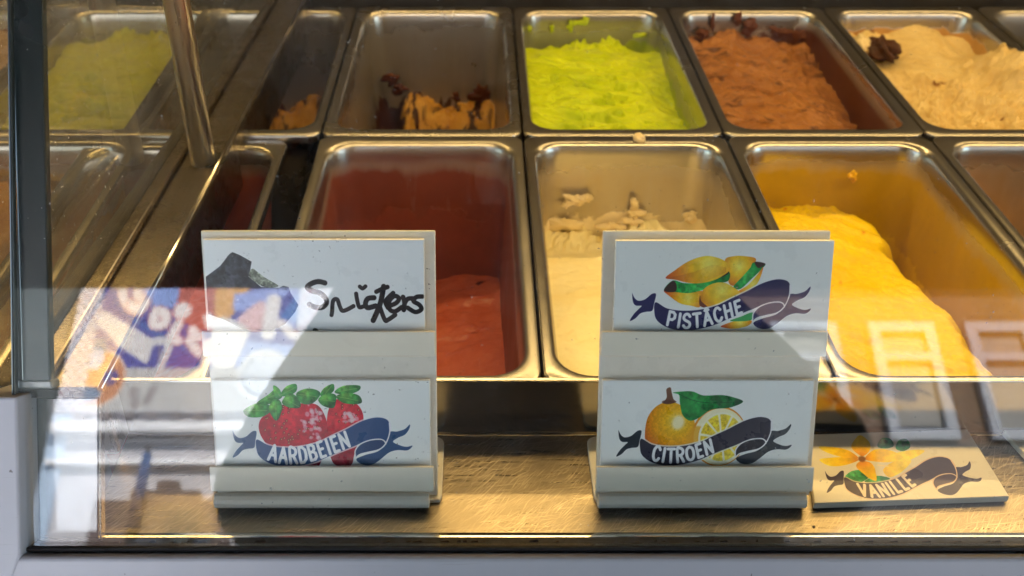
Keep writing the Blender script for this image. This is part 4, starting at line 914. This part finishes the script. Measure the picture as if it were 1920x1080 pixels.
m = MB(); m.box((cxm-.32, FY_+.101, GZ), (cxm+.32, FY_+.125, czm-.02)); hpart(m, "door", plain("dark door", srgb(50, 60, 74), .5), st)
# banner pole
fp = empty("banner_pole", (rx(262, 1005), FY_+.5, rz(1005))); tag(fp, "thin slanted pole with a rolled blue banner, mirrored in front of the plastered house", "banner pole")
p0, p1 = Vector((rx(258, 1008), FY_+.15, rz(1008))), Vector((rx(308, 862), FY_+.42, rz(866)))
m = MB(); m.tube(p0, p1, .014, 10); hpart(m, "pole", plain("pole", srgb(60, 50, 44), .5), fp)
m = MB(); m.tube(p0.lerp(p1, .05), p0.lerp(p1, .9), .05, 12, r2=.034); hpart(m, "rolled_banner", plain("blue banner", srgb(70, 96, 140), .8), fp)
# the painted sign
sg = empty("shop_sign", (rx(380, 660), FY_, rz(775))); tag(sg, "painted shop sign with a checked border and cream lettering, mirrored in the pane", "sign")
x0, x1, z0, z1 = rx(157, 545), rx(607, 545), rz(776), rz(538)
m = MB(); m.box((x0, FY_+.001, z0), (x1, FY_+.05, z1)); hpart(m, "board", M_trim, sg, bevel=.004)
o = link("sign_print", [(x0+.01, FY_+.052, z0+.01), (x1-.01, FY_+.052, z0+.01), (x1-.01, FY_+.052, z1-.01), (x0+.01, FY_+.052, z1-.01)], [(3, 2, 1, 0)], print_mat("printed shop sign", art_shop_sign(), .6), None, uvs=[(0, 0), (1, 0), (1, 1), (0, 1)])
o.parent = sg; o.matrix_parent_inverse = Matrix.Translation(-sg.location)
# grey house beyond
gh = empty("grey_house", (xl-3.2, FY_-4, GZ)); tag(gh, "grey plastered house left of the pale one, a strip of it mirrored in the pane", "house")
m = MB(); m.box((xl-6, FY_-6, GZ), (xl-.12, FY_-.2, 5.6)); hpart(m, "wall", M_greyp, gh)
# brown brick house with white windows
bx0 = xr+.02; bh = empty("brick_house", (bx0+3, FY_-3, GZ)); tag(bh, "brown brick house with white sash windows, mirrored at the right of the pane", "house")
m = MB(); m.box((bx0, FY_-6, GZ), (bx0+8, FY_, 6.5)); hpart(m, "wall", M_brown, bh)
m = MB(); m.box((bx0, FY_, rz(541)), (bx0+8, FY_+.08, rz(534))); hpart(m, "string_course", M_trim, bh)
def window(xa, xb, za, zb, blind):
    wf = None
    m = MB(); t = .09
    for a_, b_ in (((xa, za), (xa+t, zb)), ((xb-t, za), (xb, zb)), ((xa+t, zb-t), (xb-t, zb)), ((xa+t, za), (xb-t, za+t)), ((xa+t, za+(zb-za)*.66), (xb-t, za+(zb-za)*.66+.07))):
        m.box((a_[0], FY_+.001, a_[1]), (b_[0], FY_+.09, b_[1]))
    wf = hpart(m, "window", M_sash, bh)
    m = MB(); m.box((xa+t, FY_+.002, za+t), (xb-t, FY_+.03, zb-t)); o = m.build("pane", M_pane); o.parent = wf
    m = MB(); m.box((xa+t+.02, FY_+.032, za+(zb-za)*blind), (xb-t-.02, FY_+.045, zb-t-.01)); o = m.build("blind", M_blind); o.parent = wf
m = MB(); m.box((bx0, FY_+.001, GZ), (bx0+8, FY_+.06, rz(838))); hpart(m, "dark_shopfront", plain("dark shopfront", (.03, .03, .032), .5, var=.2, scale=2), bh)
wz0, wz1 = rz(830), rz(612)
xw = rx(1620, 612); wd = rx(1742, 612)-xw
for k, bl_k in ((-1, .05), (0, .12), (1, .06)): window(xw+k*(rx(1800, 612)-xw), xw+k*(rx(1800, 612)-xw)+wd, wz0, wz1, bl_k)
# the shop itself: stepped front above the case, awning, side and rear walls
sh = empty("shop_building", (.4, 2.5, GZ)); tag(sh, "brick ice cream shop that the display case stands in", "shop")
m = MB()
m.box((-4, .72, .95), (5, .95, 3.2)); m.box((-4, .95, 3.0), (5, 5, 3.2)); m.box((-4, 4.8, GZ), (5, 5, 3.0)); m.box((-4, .72, GZ), (-.80, .95, .95)); m.box((1.32, .72, GZ), (5, .95, .95)); m.box((-4, .95, GZ), (-3.8, 4.8, 3.0)); m.box((4.8, .95, GZ), (5, 4.8, 3.0))
hpart(m, "wall", M_brickshop, sh)
e1 = refl(900, 541, -1.55)
m = MB(); m.slab([(-4, -1.55, e1.z), (5, -1.55, e1.z), (5, .718, 1.75), (-4, .718, 1.75)], (0, .3, 1), .02); hpart(m, "awning", M_awn, sh)
# ------------------------------------------------------------------ the photographer
M_coat = plain("dark coat cloth", (.022, .022, .028), .9, var=.3, scale=60)
M_skin = plain("skin", (.30, .18, .13), .5, var=.08)
M_hair = plain("dark hair", (.03, .022, .018), .6, var=.4, scale=90)
ph = empty("person", (.07, -.36, GZ)); tag(ph, "person in a dark coat holding up a phone, faintly mirrored in the pane", "person")
def skin_body(name, V, E, rad, mat, sub=2, root=0):
    me = bpy.data.meshes.new(name); me.from_pydata(V, E, []); o = bpy.data.objects.new(name, me); COL.objects.link(o); me.materials.append(mat)
    o.modifiers.new("skin", 'SKIN').use_smooth_shade = True
    for i, r in enumerate(rad): me.skin_vertices[0].data[i].radius = (r, r) if not isinstance(r, tuple) else r; me.skin_vertices[0].data[i].use_root = (i == root)
    s = o.modifiers.new("sub", 'SUBSURF'); s.levels = sub; s.render_levels = sub
    o.parent = ph; return o
B = [(0, 0, .98), (0, 0, 1.16), (0, .0, 1.34), (0, .02, 1.48), (0, .04, 1.57), (0, .06, 1.66), (0, .065, 1.74),
     (-.19, .02, 1.53), (-.33, .03, 1.26), (-.20, .30, 1.37), (.21, .0, 1.51), (.36, .06, 1.29), (.06, .30, 1.37),
     (-.11, 0, .88), (-.11, .02, .50), (-.12, -.02, .09), (.11, 0, .88), (.11, .02, .50), (.12, -.02, .09), (-.13, .12, .05), (.13, .12, .05)]
E_ = [(0, 1), (1, 2), (2, 3), (3, 4), (4, 5), (5, 6), (3, 7), (7, 8), (8, 9), (3, 10), (10, 11), (11, 12), (0, 13), (13, 14), (14, 15), (0, 16), (16, 17), (17, 18), (15, 19), (18, 20)]
rad = [(.37, .18), (.36, .17), (.31, .16), (.25, .14), (.10, .09), .085, .095, .12, .09, .05, .12, .09, .05, .11, .075, .055, .11, .075, .055, .045, .045]
skin_body("body", B, E_, rad, M_coat)
head = MB(); bmesh.ops.create_uvsphere(head.bm, u_segments=24, v_segments=16, radius=1)
for v_ in head.bm.verts:
    x, y, z = v_.co; j = 1-.25*max(0, -z); v_.co = (x*.078*j, y*.098*j+(.012 if z < 0 and y > 0 else 0), z*.118)
o = head.build("head", M_skin, ph, smooth=True); o.location = (0, .09, 1.71)
hm = MB(); bmesh.ops.create_uvsphere(hm.bm, u_segments=24, v_segments=16, radius=1)
bmesh.ops.delete(hm.bm, geom=[v_ for v_ in hm.bm.verts if v_.co.y > .45 and v_.co.z < .5 or v_.co.z < -.5], context='VERTS')
for v_ in hm.bm.verts: v_.co = (v_.co.x*.086, v_.co.y*.106, v_.co.z*.126)
o = hm.build("hair", M_hair, ph, smooth=True); o.location = (0, .085, 1.715)
for sx in (-1, 1):
    e = MB(); bmesh.ops.create_uvsphere(e.bm, u_segments=10, v_segments=8, radius=.012); o = e.build("eye", plain("eye", (.05, .04, .04), .1), ph, smooth=True); o.location = (sx*.03, .178, 1.725)
nz = MB(); nz.tube((0, .18, 1.74), (0, .205, 1.695), .008, 10, r2=.016); nz.build("nose", M_skin, ph)
mo = MB(); mo.box((-.024, .182, 1.655), (.024, .19, 1.663)); mo.build("mouth", plain("lips", (.3, .1, .09), .5), ph, bevel=.003)
# hands: palm, four fingers and a thumb around the phone's short ends
for sx, wx in ((-1, -.185), (1, -.005)):
    V = [(wx, .30, 1.37), (wx+sx*.008, .325, 1.40)]; E2 = [(0, 1)]; rd = [.034, (.036, .020)]
    for k in range(4):
        b = len(V); zc = 1.43+.018*k-.02; V += [(wx+sx*.004, .335, zc), (wx+sx*.0, .352, zc+.006), (wx-sx*.026, .362, zc+.006), (wx-sx*.046+sx*.004*abs(k-1.5), .354, zc+.004)]; E2 += [(1, b), (b, b+1), (b+1, b+2), (b+2, b+3)]; rd += [.0105, .0092, .0085, .0075]
    b = len(V); V += [(wx-sx*.006, .315, 1.395), (wx-sx*.030, .328, 1.405), (wx-sx*.050, .336, 1.415)]; E2 += [(1, b), (b, b+1), (b+1, b+2)]; rd += [.013, .011, .009]
    skin_body("hand", V, E2, rd, M_skin)
m = MB(); c0 = Vector(CP)-Vector(FW)*.012; rt = Vector((1, 0, 0)); up = Vector(UP); q = [c0+rt*a_+up*b_ for a_, b_ in ((-.10, -.040), (.055, -.040), (.055, .036), (-.10, .036))]
pho = m; pho.slab(q, -Vector(FW), .008); o = pho.build("phone", plain("phone body", (.02, .02, .022), .15, var=.1, coat=1), bevel=.003)
tag(o, "dark phone held up in both hands, mirrored in the middle of the pane", "phone")
